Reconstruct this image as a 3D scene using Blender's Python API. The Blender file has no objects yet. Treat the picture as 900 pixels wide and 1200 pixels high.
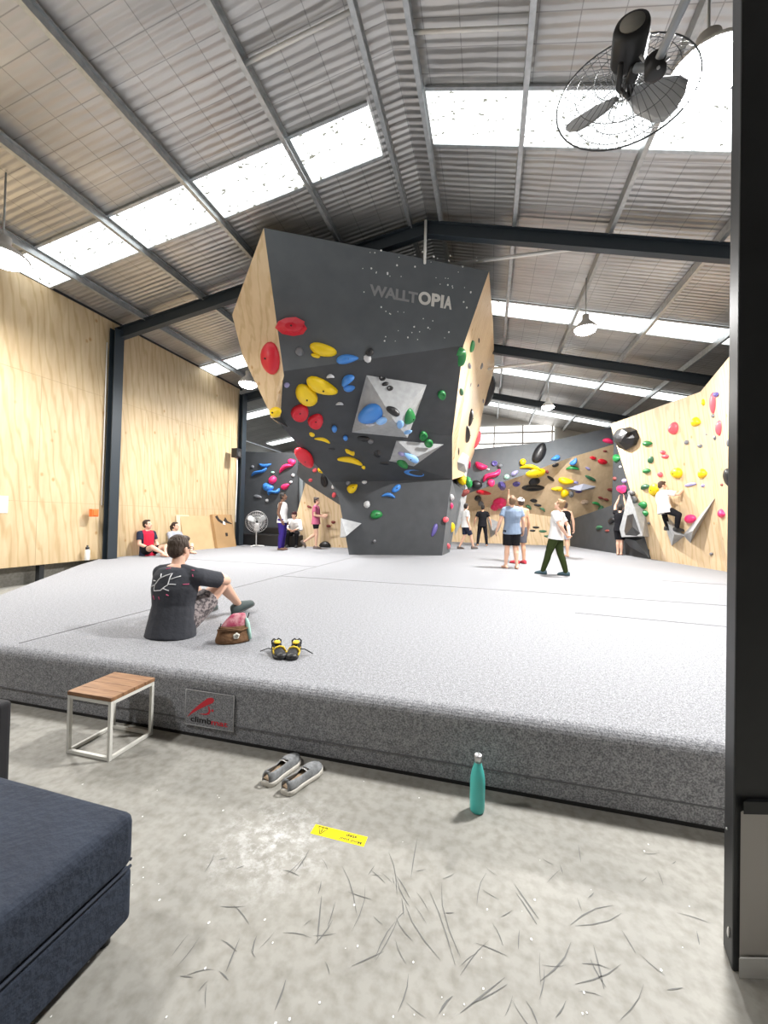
import bpy, bmesh, math, random
from mathutils import Vector as V, Matrix
from mathutils.bvhtree import BVHTree
random.seed(7)
SC=bpy.context.scene
COL=SC.collection
PI=math.pi
def R(d): return math.radians(d)
# ---------------------------------------------------------------- camera model (pinhole, 900x1200 frame)
F,YAW,PIT,ROL,H=478.0,R(14.4),R(-.92),R(-1.35),1.45
MAT=.40
EYE=V((0,0,H))
def ray(px,py):
    x,y,z=(px-450)/F,(py-600)/F,1.0
    c,s=math.cos(ROL),math.sin(ROL); x,y=x*c-y*s,x*s+y*c
    c,s=math.cos(PIT),math.sin(PIT); y,z=y*c+z*s,-y*s+z*c
    wx,wy,wz=x,z,-y
    c,s=math.cos(YAW),math.sin(YAW)
    return V((wx*c-wy*s,wx*s+wy*c,wz))
def atz(px,py,Z=MAT): r=ray(px,py); return EYE+r*((Z-H)/r.z)
def atx(px,py,X): r=ray(px,py); return EYE+r*(X/r.x)
def aty(px,py,Y): r=ray(px,py); return EYE+r*(Y/r.y)
def atp(px,py,pl):
    p,n=pl; r=ray(px,py); return EYE+r*((p-EYE).dot(n)/r.dot(n))
def plane(a,b,c):
    n=(b-a).cross(c-a).normalized()
    if n.dot(EYE-a)<0: n=-n
    return (a,n)
cam=bpy.data.cameras.new('camera'); co=bpy.data.objects.new('camera',cam); COL.objects.link(co)
r0=ray(450,600); rx=(ray(451,600)-r0).normalized(); ry=-(ray(450,601)-r0).normalized(); rz=-r0.normalized()
M4=Matrix((rx,ry,rz)).transposed().to_4x4(); M4.translation=EYE
co.matrix_world=M4
cam.sensor_fit='HORIZONTAL'; cam.sensor_width=36; cam.lens=36*F/900; cam.clip_start=.05; cam.clip_end=200
SC.camera=co
# ---------------------------------------------------------------- materials
MATS={}
def mat(name,col,rough=.6,metal=0,emit=None,estr=1,noise=None,bump=None,spec=.5,alpha=1):
    """noise=(scale,colour2,stretch,lo,hi,detail) bump=(scale,strength,stretch)"""
    if name in MATS: return MATS[name]
    m=bpy.data.materials.new(name); m.use_nodes=True; nt=m.node_tree; b=nt.nodes['Principled BSDF']
    c4=(*col,1); b.inputs['Base Color'].default_value=c4; b.inputs['Roughness'].default_value=rough; b.inputs['Metallic'].default_value=metal
    b.inputs['Specular IOR Level'].default_value=spec
    b.inputs['Alpha'].default_value=alpha
    if emit:
        b.inputs['Emission Color'].default_value=(*emit,1); b.inputs['Emission Strength'].default_value=estr
    def tc(stretch):
        t=nt.nodes.new('ShaderNodeTexCoord'); mp=nt.nodes.new('ShaderNodeMapping'); mp.inputs['Scale'].default_value=stretch
        nt.links.new(t.outputs['Object'],mp.inputs['Vector']); return mp.outputs['Vector']
    if noise:
        sc,c2,st,lo,hi,de=noise
        n=nt.nodes.new('ShaderNodeTexNoise'); n.inputs['Scale'].default_value=sc; n.inputs['Detail'].default_value=de
        nt.links.new(tc(st),n.inputs['Vector'])
        rp=nt.nodes.new('ShaderNodeValToRGB'); rp.color_ramp.elements[0].position=lo; rp.color_ramp.elements[1].position=hi
        rp.color_ramp.elements[0].color=(*c2,1); rp.color_ramp.elements[1].color=c4
        nt.links.new(n.outputs['Fac'],rp.inputs['Fac']); nt.links.new(rp.outputs['Color'],b.inputs['Base Color'])
    if bump:
        sc,st_,st=bump
        n=nt.nodes.new('ShaderNodeTexNoise'); n.inputs['Scale'].default_value=sc; n.inputs['Detail'].default_value=3
        nt.links.new(tc(st),n.inputs['Vector'])
        bp=nt.nodes.new('ShaderNodeBump'); bp.inputs['Strength'].default_value=st_; bp.inputs['Distance'].default_value=.05
        nt.links.new(n.outputs['Fac'],bp.inputs['Height']); nt.links.new(bp.outputs['Normal'],b.inputs['Normal'])
    MATS[name]=m; return m
def mixmul(m,build):
    """multiply the base colour of m by a factor colour made by build(nt)"""
    nt=m.node_tree; b=nt.nodes['Principled BSDF']; mx=nt.nodes.new('ShaderNodeMix'); mx.data_type='RGBA'; mx.blend_type='MULTIPLY'; mx.inputs[0].default_value=1
    s=b.inputs['Base Color']
    if s.is_linked: nt.links.new(s.links[0].from_socket,mx.inputs[6])
    else: mx.inputs[6].default_value=s.default_value
    nt.links.new(build(nt),mx.inputs[7]); nt.links.new(mx.outputs[2],s)
def ramp(nt,fac,stops):
    r=nt.nodes.new('ShaderNodeValToRGB'); e=r.color_ramp.elements
    while len(e)<len(stops): e.new(.5)
    for i,(p,c) in enumerate(stops): e[i].position=p; e[i].color=(*c,1) if len(c)==3 else c
    nt.links.new(fac,r.inputs['Fac']); return r.outputs['Color']
def texco(nt,scale=(1,1,1),rot=(0,0,0),loc=(0,0,0)):
    t=nt.nodes.new('ShaderNodeTexCoord'); mp=nt.nodes.new('ShaderNodeMapping'); mp.inputs['Scale'].default_value=scale; mp.inputs['Rotation'].default_value=rot; mp.inputs['Location'].default_value=loc
    nt.links.new(t.outputs['Object'],mp.inputs['Vector']); return mp.outputs['Vector']
# ---------------------------------------------------------------- mesh builder
class MB:
    def __init__(s): s.v=[]; s.f=[]; s.m=[]; s.ms=[]; s.cur=0; s.sm=[]; s.smooth=False
    def use(s,m):
        if m not in s.ms: s.ms.append(m)
        s.cur=s.ms.index(m); return s
    def add(s,vs,fs,smooth=None):
        o=len(s.v); s.v+= [V(p) for p in vs]
        for f in fs: s.f.append([i+o for i in f]); s.m.append(s.cur); s.sm.append(s.smooth if smooth is None else smooth)
        return s
    def box(s,c,d,M=None):
        x,y,z=[k/2 for k in d]; c=V(c)
        vs=[V((a*x,b*y,e*z)) for a in(-1,1) for b in(-1,1) for e in(-1,1)]
        if M is not None: vs=[M@p for p in vs]
        vs=[p+c for p in vs]
        return s.add(vs,[(0,1,3,2),(4,6,7,5),(0,4,5,1),(2,3,7,6),(0,2,6,4),(1,5,7,3)],False)
    def bar(s,a,b,w,h,up=(0,0,1)):
        a,b=V(a),V(b); t=(b-a).normalized(); u=V(up); sd=t.cross(u).normalized(); u=sd.cross(t)
        vs=[p+sd*(i*w/2)+u*(j*h/2) for p in(a,b) for i,j in((-1,-1),(1,-1),(1,1),(-1,1))]
        return s.add(vs,[(3,2,1,0),(4,5,6,7),(0,1,5,4),(1,2,6,5),(2,3,7,6),(3,0,4,7)],False)
    def loft(s,rings,n=14,cap=True,smooth=True):
        """rings: (centre, axis_a, axis_b) ellipses"""
        vs=[];fs=[]
        for c,a,b in rings:
            for k in range(n):
                t=2*PI*k/n; vs.append(V(c)+V(a)*math.cos(t)+V(b)*math.sin(t))
        m=len(rings)
        for i in range(m-1):
            for k in range(n):
                fs.append((i*n+k,i*n+(k+1)%n,(i+1)*n+(k+1)%n,(i+1)*n+k))
        if cap:
            fs.append(tuple(range(n))[::-1]); fs.append(tuple(range((m-1)*n,m*n)))
        return s.add(vs,fs,smooth)
    def tube(s,pts,rad,n=10,closed=False,round_=False):
        pts=[V(p) for p in pts]; m=len(pts)
        if not isinstance(rad,(list,tuple)): rad=[rad]*m
        rings=[]; pa=None
        for i,p in enumerate(pts):
            if closed: t=(pts[(i+1)%m]-pts[i-1])
            else: t=pts[min(i+1,m-1)]-pts[max(i-1,0)]
            t=t.normalized() if t.length>1e-9 else V((0,0,1))
            if pa is None:
                pa=t.cross(V((0,0,1)))
                if pa.length<.05: pa=t.cross(V((0,1,0)))
            pa=(pa-t*pa.dot(t)).normalized(); pb=t.cross(pa)
            rings.append((p,pa*rad[i],pb*rad[i],t))
        out=[]
        if round_ and not closed:
            c,a,b,t=rings[0]; r=rad[0]
            for q in (80,60,35,15): q=R(q); out.append((c-t*r*math.sin(q),a*math.cos(q),b*math.cos(q)))
        out+=[(c,a,b) for c,a,b,t in rings]
        if round_ and not closed:
            c,a,b,t=rings[-1]; r=rad[-1]
            for q in (15,35,60,80): q=R(q); out.append((c+t*r*math.sin(q),a*math.cos(q),b*math.cos(q)))
        if closed:
            vs=[];fs=[]
            for c,a,b in out:
                for k in range(n): q=2*PI*k/n; vs.append(c+a*math.cos(q)+b*math.sin(q))
            for i in range(m):
                j=(i+1)%m
                for k in range(n): fs.append((i*n+k,i*n+(k+1)%n,j*n+(k+1)%n,j*n+k))
            return s.add(vs,fs,True)
        return s.loft(out,n)
    def ball(s,c,r,M=None,n=14,m=9):
        c=V(c); r=(r,r,r) if not isinstance(r,(list,tuple)) else r
        vs=[];fs=[]
        M=M or Matrix.Identity(3)
        for i in range(m+1):
            ph=PI*i/m
            ph=min(max(ph,.02),PI-.02)
            for k in range(n):
                t=2*PI*k/n; vs.append(c+M@V((r[0]*math.sin(ph)*math.cos(t),r[1]*math.sin(ph)*math.sin(t),r[2]*math.cos(ph))))
        for i in range(m):
            for k in range(n): fs.append((i*n+k,(i+1)*n+k,(i+1)*n+(k+1)%n,i*n+(k+1)%n))
        fs.append(tuple(range(n))); fs.append(tuple(range(m*n,m*n+n))[::-1])
        return s.add(vs,fs,True)
    def lathe(s,c,prof,n=20,M=None):
        c=V(c); M=M or Matrix.Identity(3)
        X,Y,Z=M@V((1,0,0)),M@V((0,1,0)),M@V((0,0,1))
        return s.loft([(c+Z*z,X*max(r,.0005),Y*max(r,.0005)) for r,z in prof],n)
    def prism(s,poly,d):
        """poly: list of world points (front), extruded by vector d"""
        n=len(poly); vs=[V(p) for p in poly]+[V(p)+V(d) for p in poly]
        fs=[tuple(range(n)),tuple(range(n,2*n))[::-1]]+[(i,i+n,(i+1)%n+n,(i+1)%n) for i in range(n)]
        return s.add(vs,fs,False)
    def mesh(s,name,org=V((0,0,0))):
        me=bpy.data.meshes.new(name); me.from_pydata([tuple(p-org) for p in s.v],[],s.f)
        for m in s.ms: me.materials.append(m)
        me.polygons.foreach_set('material_index',s.m if s.ms else [0]*len(s.f))
        me.polygons.foreach_set('use_smooth',s.sm)
        bm=bmesh.new(); bm.from_mesh(me); bmesh.ops.recalc_face_normals(bm,faces=bm.faces); bm.to_mesh(me); bm.free()
        me.update(); return me
    def build(s,name,m=None,parent=None,org=None,bevel=0,seg=2):
        if m is not None and not s.ms: s.ms=[m]
        if parent is not None: org_=worldloc(parent); loc=V((0,0,0))
        else:
            if org is None: org=V((0,0,0))
            elif org=='c': org=sum(s.v,V((0,0,0)))/len(s.v)
            elif org=='b':
                c=sum(s.v,V((0,0,0)))/len(s.v); org=V((c.x,c.y,min(p.z for p in s.v)))
            org_=V(org); loc=org_
        o=bpy.data.objects.new(name,s.mesh(name,org_)); COL.objects.link(o); o.location=loc
        if parent is not None: o.parent=parent
        if bevel:
            b=o.modifiers.new('bevel','BEVEL'); b.width=bevel; b.segments=seg; b.limit_method='ANGLE'; b.angle_limit=R(40)
        return o
def worldloc(o):
    p=V(o.location)
    while o.parent: o=o.parent; p+=V(o.location)
    return p
def tag(o,label,cat,group=None,kind=None):
    if label: o['label']=label
    if cat: o['category']=cat
    if group: o['group']=group
    if kind: o['kind']=kind
    return o
def thing(name,label,cat,loc,group=None):
    o=bpy.data.objects.new(name,None); COL.objects.link(o); o.location=V(loc); o.empty_display_size=.1
    return tag(o,label,cat,group)
def struct(name,mb,m=None,parent=None):
    o=mb.build(name,m,parent); 
    if parent is None: o['kind']='structure'
    return o
def textgeo(txt,ext=.004,off=0.0,sp=1.0):
    cu=bpy.data.curves.new('t','FONT'); cu.body=txt; cu.size=1; cu.extrude=ext; cu.offset=off; cu.space_character=sp
    o=bpy.data.objects.new('t',cu); COL.objects.link(o)
    dg=bpy.context.evaluated_depsgraph_get(); me=bpy.data.meshes.new_from_object(o.evaluated_get(dg))
    vs=[v.co.copy() for v in me.vertices]; fs=[tuple(p.vertices) for p in me.polygons]
    bpy.data.objects.remove(o); bpy.data.curves.remove(cu); bpy.data.meshes.remove(me)
    x0=min(p.x for p in vs);x1=max(p.x for p in vs);y0=min(p.y for p in vs);y1=max(p.y for p in vs)
    return [V(((p.x-x0)/(x1-x0),(p.y-y0)/(y1-y0),p.z)) for p in vs],fs
def puttext(mb,txt,o,ux,uy,n,ext=.004,off=0.0,sp=1.0):
    """text fitted into the parallelogram o + [0..1]ux + [0..1]uy, raised along n"""
    vs,fs=textgeo(txt,ext,off,sp)
    return mb.add([o+ux*p.x+uy*p.y+n*p.z for p in vs],fs,False)
def remesh(mb,name,vox,smooth=3,fac=.5):
    me=mb.mesh('tmp'); o=bpy.data.objects.new('tmp',me); COL.objects.link(o)
    m=o.modifiers.new('r','REMESH'); m.mode='VOXEL'; m.voxel_size=vox
    s=o.modifiers.new('s','SMOOTH'); s.factor=fac; s.iterations=smooth
    dg=bpy.context.evaluated_depsgraph_get(); out=bpy.data.meshes.new_from_object(o.evaluated_get(dg))
    bpy.data.objects.remove(o); bpy.data.meshes.remove(me)
    out.name=name; out.polygons.foreach_set('use_smooth',[True]*len(out.polygons)); out.update()
    return out
# ================================================================ materials of the place
concrete=mat('concrete',(.33,.32,.29),.65,noise=(1.6,(.25,.243,.22),(1,1,1),.3,.65,8))
def f_(nt):
    n=nt.nodes.new('ShaderNodeTexNoise'); n.inputs['Scale'].default_value=22; n.inputs['Detail'].default_value=6; nt.links.new(texco(nt),n.inputs['Vector'])
    return ramp(nt,n.outputs['Fac'],[(.3,(.75,.74,.71)),(.6,(1.02,1.02,1.02))])
mixmul(concrete,f_)
def chalkify(m,c,rad):
    nt=m.node_tree; b=nt.nodes['Principled BSDF']; src=b.inputs['Base Color'].links[0].from_socket
    t=nt.nodes.new('ShaderNodeTexCoord'); d=nt.nodes.new('ShaderNodeVectorMath'); d.operation='DISTANCE'; d.inputs[1].default_value=c
    nt.links.new(t.outputs['Object'],d.inputs[0])
    fall=ramp(nt,d.outputs['Value'],[(0,(1,1,1)),(rad,(0,0,0))])
    n=nt.nodes.new('ShaderNodeTexNoise'); n.inputs['Scale'].default_value=16; n.inputs['Detail'].default_value=8; n.inputs['Roughness'].default_value=.75; nt.links.new(t.outputs['Object'],n.inputs['Vector'])
    nn=ramp(nt,n.outputs['Fac'],[(.47,(0,0,0)),(.62,(.75,.75,.75))])
    mu=nt.nodes.new('ShaderNodeMath'); mu.operation='MULTIPLY'; nt.links.new(fall,mu.inputs[0]); nt.links.new(nn,mu.inputs[1])
    mx=nt.nodes.new('ShaderNodeMix'); mx.data_type='RGBA'; nt.links.new(mu.outputs[0],mx.inputs[0]); nt.links.new(src,mx.inputs[6]); mx.inputs[7].default_value=(.66,.66,.66,1)
    nt.links.new(mx.outputs[2],b.inputs['Base Color'])
cc=atz(322,985,0); chalkify(concrete,(cc.x,cc.y,0),.36)
scuff=mat('black_scuff',(.13,.13,.125),.7); chip=mat('paint_chip',(.85,.85,.83),.6)
carpet=mat('grey_carpet',(.40,.405,.425),.95,spec=.1,noise=(130,(.17,.175,.19),(1,1,1),.36,.62,4),bump=(300,.25,(1,1,1)))
def carp(nt):
    n=nt.nodes.new('ShaderNodeTexNoise'); n.inputs['Scale'].default_value=40; n.inputs['Detail'].default_value=5; nt.links.new(texco(nt),n.inputs['Vector'])
    return ramp(nt,n.outputs['Fac'],[(.35,(.82,.82,.82)),(.65,(1.08,1.08,1.08))])
mixmul(carpet,carp)
seamm=mat('carpet_seam',(.16,.16,.17),.95,spec=.1)
def plywood(name,c1,c2,sheet=None):
    m=mat(name,c1,.55,spec=.3,noise=(2.2,c2,(4,4,.55),.36,.66,5))
    def grain(nt):
        w=nt.nodes.new('ShaderNodeTexWave'); w.wave_type='BANDS'; w.bands_direction='DIAGONAL'; w.inputs['Scale'].default_value=2.2; w.inputs['Distortion'].default_value=9; w.inputs['Detail'].default_value=3; w.inputs['Detail Scale'].default_value=.8
        nt.links.new(texco(nt,(1.6,1.6,.28)),w.inputs['Vector'])
        return ramp(nt,w.outputs['Fac'],[(.0,(.86,.82,.74)),(.28,(1,1,1)),(1,(1.0,1.0,1.0))])
    mixmul(m,grain)
    def knots(nt):
        v=nt.nodes.new('ShaderNodeTexVoronoi'); v.inputs['Scale'].default_value=1.0; nt.links.new(texco(nt,(2.6,2.6,2.0)),v.inputs['Vector'])
        return ramp(nt,v.outputs['Distance'],[(.0,(.62,.45,.30)),(.05,(.80,.66,.50)),(.11,(1,1,1))])
    mixmul(m,knots)
    return m
ply_wall=plywood('pine_plywood',(.62,.49,.31),(.54,.405,.24))
ply_climb=plywood('birch_plywood',(.68,.53,.345),(.63,.475,.30))
ply_shaded=mat('shaded_plywood_facet',(.66,.50,.32),.6,noise=(2,(.56,.41,.25),(3,3,.6),.3,.7,5))  # darker copy of the plywood, the overhang's shade put into its colour
wallgrey=mat('charcoal_paint_and_shade',(.048,.052,.058),.7,noise=(3,(.036,.04,.045),(1,1,1),.3,.7,6))
wallgrey2=mat('slate_paint_and_shade',(.105,.115,.125),.7,noise=(3,(.085,.095,.105),(1,1,1),.3,.7,6))
volgrey=mat('light_grey_volume',(.37,.38,.39),.75,noise=(9,(.31,.32,.33),(1,1,1),.35,.65,5))
vollav=mat('lavender_grey_volume',(.36,.38,.46),.7)
blacksteel=mat('black_steel',(.016,.018,.02),.5,noise=(5,(.025,.027,.03),(1,1,1),.3,.7,3))
rafterm=mat('dark_painted_steel',(.025,.035,.045),.5)
galv=mat('galvanised_steel',(.52,.54,.55),.42,.75,noise=(12,(.38,.40,.41),(1,1,1),.3,.7,3))
foil=mat('foil_insulation',(.60,.59,.575),.38,.75,noise=(1.1,(.42,.41,.40),(.5,1.6,1),.3,.7,4))
def foilbump(m):
    nt=m.node_tree; b=nt.nodes['Principled BSDF']
    w=nt.nodes.new('ShaderNodeTexWave'); w.wave_type='BANDS'; w.bands_direction='Y'; w.inputs['Scale'].default_value=2.9; w.inputs['Distortion'].default_value=1.6; w.inputs['Detail'].default_value=3; w.inputs['Detail Scale'].default_value=1.2
    nt.links.new(texco(nt,(.35,1,1)),w.inputs['Vector'])
    n=nt.nodes.new('ShaderNodeTexNoise'); n.inputs['Scale'].default_value=3; n.inputs['Detail'].default_value=5; nt.links.new(texco(nt,(.8,4,1)),n.inputs['Vector'])
    ad=nt.nodes.new('ShaderNodeMath'); ad.operation='ADD'; nt.links.new(w.outputs['Fac'],ad.inputs[0]); nt.links.new(n.outputs['Fac'],ad.inputs[1])
    bp=nt.nodes.new('ShaderNodeBump'); bp.inputs['Strength'].default_value=.22; bp.inputs['Distance'].default_value=.05
    nt.links.new(ad.outputs[0],bp.inputs['Height']); nt.links.new(bp.outputs['Normal'],b.inputs['Normal'])
    def grid(nt):
        k=nt.nodes.new('ShaderNodeTexBrick'); k.offset=0; k.inputs['Scale'].default_value=1; k.inputs['Mortar Size'].default_value=.006; k.inputs['Brick Width'].default_value=.42; k.inputs['Row Height'].default_value=.3
        k.inputs['Color1'].default_value=(1,1,1,1); k.inputs['Color2'].default_value=(.93,.93,.93,1); k.inputs['Mortar'].default_value=(.62,.62,.62,1); nt.links.new(texco(nt),k.inputs['Vector']); return k.outputs['Color']
    mixmul(m,grid)
foilbump(foil)
# skylight sheeting: lit by the sky outside, dotted with leaves lying on it
sky=bpy.data.materials.new('skylight_sheeting'); sky.use_nodes=True; nt=sky.node_tree; nt.nodes.clear()
out=nt.nodes.new('ShaderNodeOutputMaterial'); em=nt.nodes.new('ShaderNodeEmission'); em.inputs['Strength'].default_value=2.6
n=nt.nodes.new('ShaderNodeTexNoise'); n.inputs['Scale'].default_value=11; n.inputs['Detail'].default_value=4; nt.links.new(texco(nt,(1,1.6,1)),n.inputs['Vector'])
nt.links.new(ramp(nt,n.outputs['Fac'],[(.355,(.12,.12,.10)),(.39,(.96,1,1)),(1,(.97,1,1))]),em.inputs['Color']); nt.links.new(em.outputs[0],out.inputs['Surface'])
white=mat('white_paint',(.80,.80,.78),.5); lightgrey=mat('light_grey_paint',(.55,.53,.50),.7)
# ================================================================ room shell
XL,XR,Y0,Y1,RX=-8.5,6.3,-3.2,21.9,-1.25
Z0,SL,SR=7.27,.19,.235
def roofz(x): return Z0-(SL*(RX-x) if x<RX else SR*(x-RX))
mb=MB().use(concrete)
mb.add([(-12,Y0,0),(XR,Y0,0),(XR,Y1,0),(-12,Y1,0)],[(0,1,2,3)])
mb.use(scuff)
rs=random.Random(5)
def streak(c,ang,l,w,z=.0012):
    d=V((math.cos(ang),math.sin(ang),0)); s_=V((-d.y,d.x,0)); b=rs.uniform(-.12,.12)*l
    pts=[c-d*l/2,c-d*l/6+s_*b*.5,c+d*l/6+s_*b*.6,c+d*l/2]
    ww=[w*.2,w,w*.8,w*.15]; vs=[]
    for p,q in zip(pts,ww): vs+= [p+s_*q/2+V((0,0,z)),p-s_*q/2+V((0,0,z))]
    mb.add(vs,[(0,1,3,2),(2,3,5,4),(4,5,7,6)])
for (px,py,a,l) in [(380,1075,80,60),(385,1085,60,40),(425,1070,85,70),(500,1085,110,80),(520,1075,112,90),(470,1040,115,60),(455,1100,60,70),(560,1120,50,60),(600,1090,70,40),(640,1165,80,60),(650,1130,60,80),(700,1130,110,70),(690,1140,40,60),(530,1190,60,40),(575,1165,20,70),(480,1165,75,60),(350,1010,50,50),(410,1050,100,60),(430,1130,30,70),(610,1060,120,50),(690,1070,20,60),(740,1180,50,60),(300,1100,70,40),(490,1010,95,50),(565,1040,70,50),(270,1130,60,50),(330,1160,75,50),(455,1020,90,60)]:
    c=atz(px,py,0); e=atz(px+l/2*math.cos(R(a)),py-l/2*math.sin(R(a)),0)
    for k in range(rs.choice((1,1,2))):
        d=e-c; streak(c+V((rs.uniform(-.03,.03),rs.uniform(-.03,.03),0)),math.atan2(d.y,d.x)+rs.uniform(-.25,.25),d.length*rs.uniform(.9,1.9),rs.uniform(.0025,.006))
for k in range(70):
    c=atz(rs.uniform(200,830),rs.uniform(1000,1200),0); streak(c,rs.uniform(0,PI),rs.uniform(.03,.11),rs.uniform(.0015,.004))
mb.use(chip)
for k in range(60):
    c=atz(rs.uniform(20,820),rs.uniform(900,1200),0); r_=rs.uniform(.0015,.0045)
    mb.add([c+V((r_*math.cos(t+rs.uniform(-.3,.3)),r_*1.3*math.sin(t),.0015)) for t in (0,1.2,2.5,3.8,5.1)],[(0,1,2,3,4)])
struct('floor',mb)
mb=MB().use(foil)
def slope(xa,xb):
    n=10; vs=[];fs=[]
    for i in range(n+1):
        x=xa+(xb-xa)*i/n
        for y in (Y0,Y1): vs.append((x,y,roofz(x)))
    for i in range(n): fs.append((2*i,2*i+2,2*i+3,2*i+1))
    mb.add(vs,fs)
slope(-12,RX); slope(RX,XR+.3)
struct('ceiling',mb)
k=0
for (ya,yb) in ((5.28,6.06),(10.4,11.1),(14.75,15.4),(19.3,19.95)):
    for xa,xb in ((-11.5,-1.72),(-.92,XR-.1)):
        k+=1; mb=MB().use(sky)
        mb.add([(x,y,roofz(x)-.02-dz) for dz in (0,.015) for x,y in ((xa,ya),(xb,ya),(xb,yb),(xa,yb))],[(0,1,2,3),(7,6,5,4),(0,4,5,1),(1,5,6,2),(2,6,7,3),(3,7,4,0)])
        mb.use(galv)
        for y in (ya-.03,yb+.03): mb.bar((xa,y,roofz(xa)-.03),(xb,y,roofz(xb)-.03),.05,.03)
        struct('window_%d'%k,mb)
# left wall, plywood lining above a concrete upstand
pb=MB().use(ply_wall)
WB=.385
joint=mat('plywood_joint',(.40,.29,.17),.8)
pb.box((XL-.02,(Y0+12.45)/2,(WB+5.85)/2),(.04,12.45-Y0,5.85-WB))
pb.use(joint)
for y in (1.2,2.4,3.6,4.8,6.0,8.5,9.7,10.9,12.1):
    for z0,z1 in ((WB,1.62),(1.62,4.06)): pb.box((XL+.0005,y,(z0+z1)/2),(.003,.006,z1-z0))
for z in (1.62,4.06): pb.box((XL+.0005,(Y0+12.4)/2,z),(.003,12.4-Y0,.006))
struct('wall_left',pb)
mb=MB().use(concrete); mb.box((XL-.42,(Y0+12.6)/2,.19),(.2,12.6-Y0,.38)); struct('baseboard_left',mb)
mb=MB().use(mat('dark_shadow_strip',(.02,.02,.02),.8)); mb.box((XL-.03,(Y0+12.6)/2,5.88),(.08,12.6-Y0,.07)); struct('trim_1',mb)  # near-black strip laid in as the shade line below the roof
for i,y in enumerate((4.2,5.35,6.15)):
    mb=MB().use(blacksteel); mb.box((XL-.08,y,.19),(.1,.09,.38)); struct('trim_%d'%(i+2),mb)
# outer walls
outer=mat('outer_wall_sheeting',(.62,.62,.60),.6); dimwall=mat('dark_blockwork',(.16,.155,.15),.8)
mb=MB().use(dimwall); mb.box((XR+.1,(Y0+Y1)/2,2.8),(.1,Y1-Y0,5.6)); struct('wall_right',mb)
mb=MB().use(outer); mb.prism([(-12,Y1,0),(XR,Y1,0),(XR,Y1,roofz(XR)),(RX,Y1,Z0),(-12,Y1,roofz(-12))],(0,.1,0)); struct('wall_back',mb)
mb=MB().use(dimwall); mb.prism([(-12,Y0,0),(XR,Y0,0),(XR,Y0,roofz(XR)),(RX,Y0,Z0),(-12,Y0,roofz(-12))],(0,-.1,0)); struct('wall_front',mb)
mb=MB().use(outer); mb.box((-12,(Y0+Y1)/2,2.6),(.1,Y1-Y0,5.2)); struct('wall_outer_left',mb)
# translucent sheeting high on the end wall, with its rails
day=mat('daylit_end_sheeting',(.85,.85,.83),.6,emit=(1,.99,.97),estr=1.5)
mb=MB().use(day); mb.box((.35,Y1-.06,5.2),(5.5,.04,2.3)); mb.use(lightgrey)
for z in (4.9,5.45,6.0): mb.box((.35,Y1-.12,z),(5.5,.06,.07))
for x in (-1.5,.2,1.6,3.0): mb.box((x,Y1-.12,5.2),(.06,.07,2.3))
struct('window_11',mb)
# ---- steel frame
def rafter(y,side,label):
    z=-.30
    if side<0: a=(RX,y,Z0+z); b=(XL-.1,y,roofz(XL-.1)+z)
    else: a=(RX,y,Z0+z); b=(XR,y,roofz(XR)+z)
    t=(V(b)-V(a)).normalized(); up=V((0,0,1)); o=thing('roof_rafter',label,'rafter',(V(a)+V(b))/2,'black steel rafters under the roof')
    w=MB(); w.bar(a,b,.02,.24,up).build('web',rafterm,o)
    for s_ in (-1,1):
        f=MB(); f.bar(V(a)+up*s_*.125,V(b)+up*s_*.125,.14,.018,up).build('flange',rafterm,o)
    pl=MB(); pl.box(V(a)+V((side*.012,0,0)),(.02,.16,.30)).build('ridge_plate',rafterm,o)
NM=((7.6,'nearest'),(12.7,'second nearest'),(17.5,'farthest'))
for y,nm in NM:
    rafter(y,-1,'black steel rafter of the %s roof frame, left of the ridge'%nm); rafter(y,1,'black steel rafter of the %s roof frame, right of the ridge'%nm)
def purlin(x,label):
    o=thing('roof_purlin',label,'purlin',(x,9,roofz(x)-.1),'galvanised purlins running the length of the roof')
    z=roofz(x)-.1
    MB().bar((x,Y0,z),(x,Y1-.2,z),.016,.15).build('web',galv,o)
    for s_ in (-1,1): MB().bar((x+.025,Y0,z+s_*.072),(x+.025,Y1-.2,z+s_*.072),.065,.012).build('flange',galv,o)
for x,l in ((-1.58,'just left of the ridge'),(-2.95,'second to the left of the ridge'),(-4.6,'third to the left of the ridge'),(-6.2,'fourth to the left of the ridge'),(-7.75,'closest to the plywood side wall'),
            (-1.0,'just right of the ridge'),(.32,'second to the right of the ridge'),(1.88,'third to the right of the ridge'),(3.48,'fourth to the right of the ridge'),(5.02,'farthest right, above the plywood climbing wall')):
    purlin(x,'galvanised steel roof purlin '+l)
def brace(a,b,r,name,label): 
    o=MB(); o.tube([a,b],r,10); tag(o.build(name,white,None,'c'),label,'brace')
brace(aty(505,313,8.6),aty(708,287,7.75),.035,'roof_brace','pale steel tube bracing the nearest roof frame behind the boulder top')
brace(aty(565,433,12.9),aty(657,423,12.75),.035,'roof_brace','pale steel tube bracing the second roof frame, right of the boulder')
brace((RX,7.5,Z0-.2),(RX+.0,7.5,6.25),.025,'hanging_rod','thin pale rod hanging from the ridge of the nearest frame')
brace((-2.95,4.2,roofz(-2.95)-.1),(-1.58,4.2,roofz(-1.58)-.1),.025,'roof_brace','grey strut between two purlins near the front skylight, left of ridge')
brace((-1.0,4.55,roofz(-1.0)-.1),(.32,4.55,roofz(.32)-.1),.022,'roof_brace','grey strut between two purlins near the front skylight, right of ridge')
def column(x,y,z1,label,w=.15,d=.15):
    o=thing('steel_column',label,'column',(x,y,0))
    MB().box((x,y,z1/2),(w,.02,z1)).build('web',rafterm,o)
    for s_ in (-1,1): MB().box((x+s_*w/2,y,z1/2),(.018,d,z1)).build('flange',rafterm,o)
    return o
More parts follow.
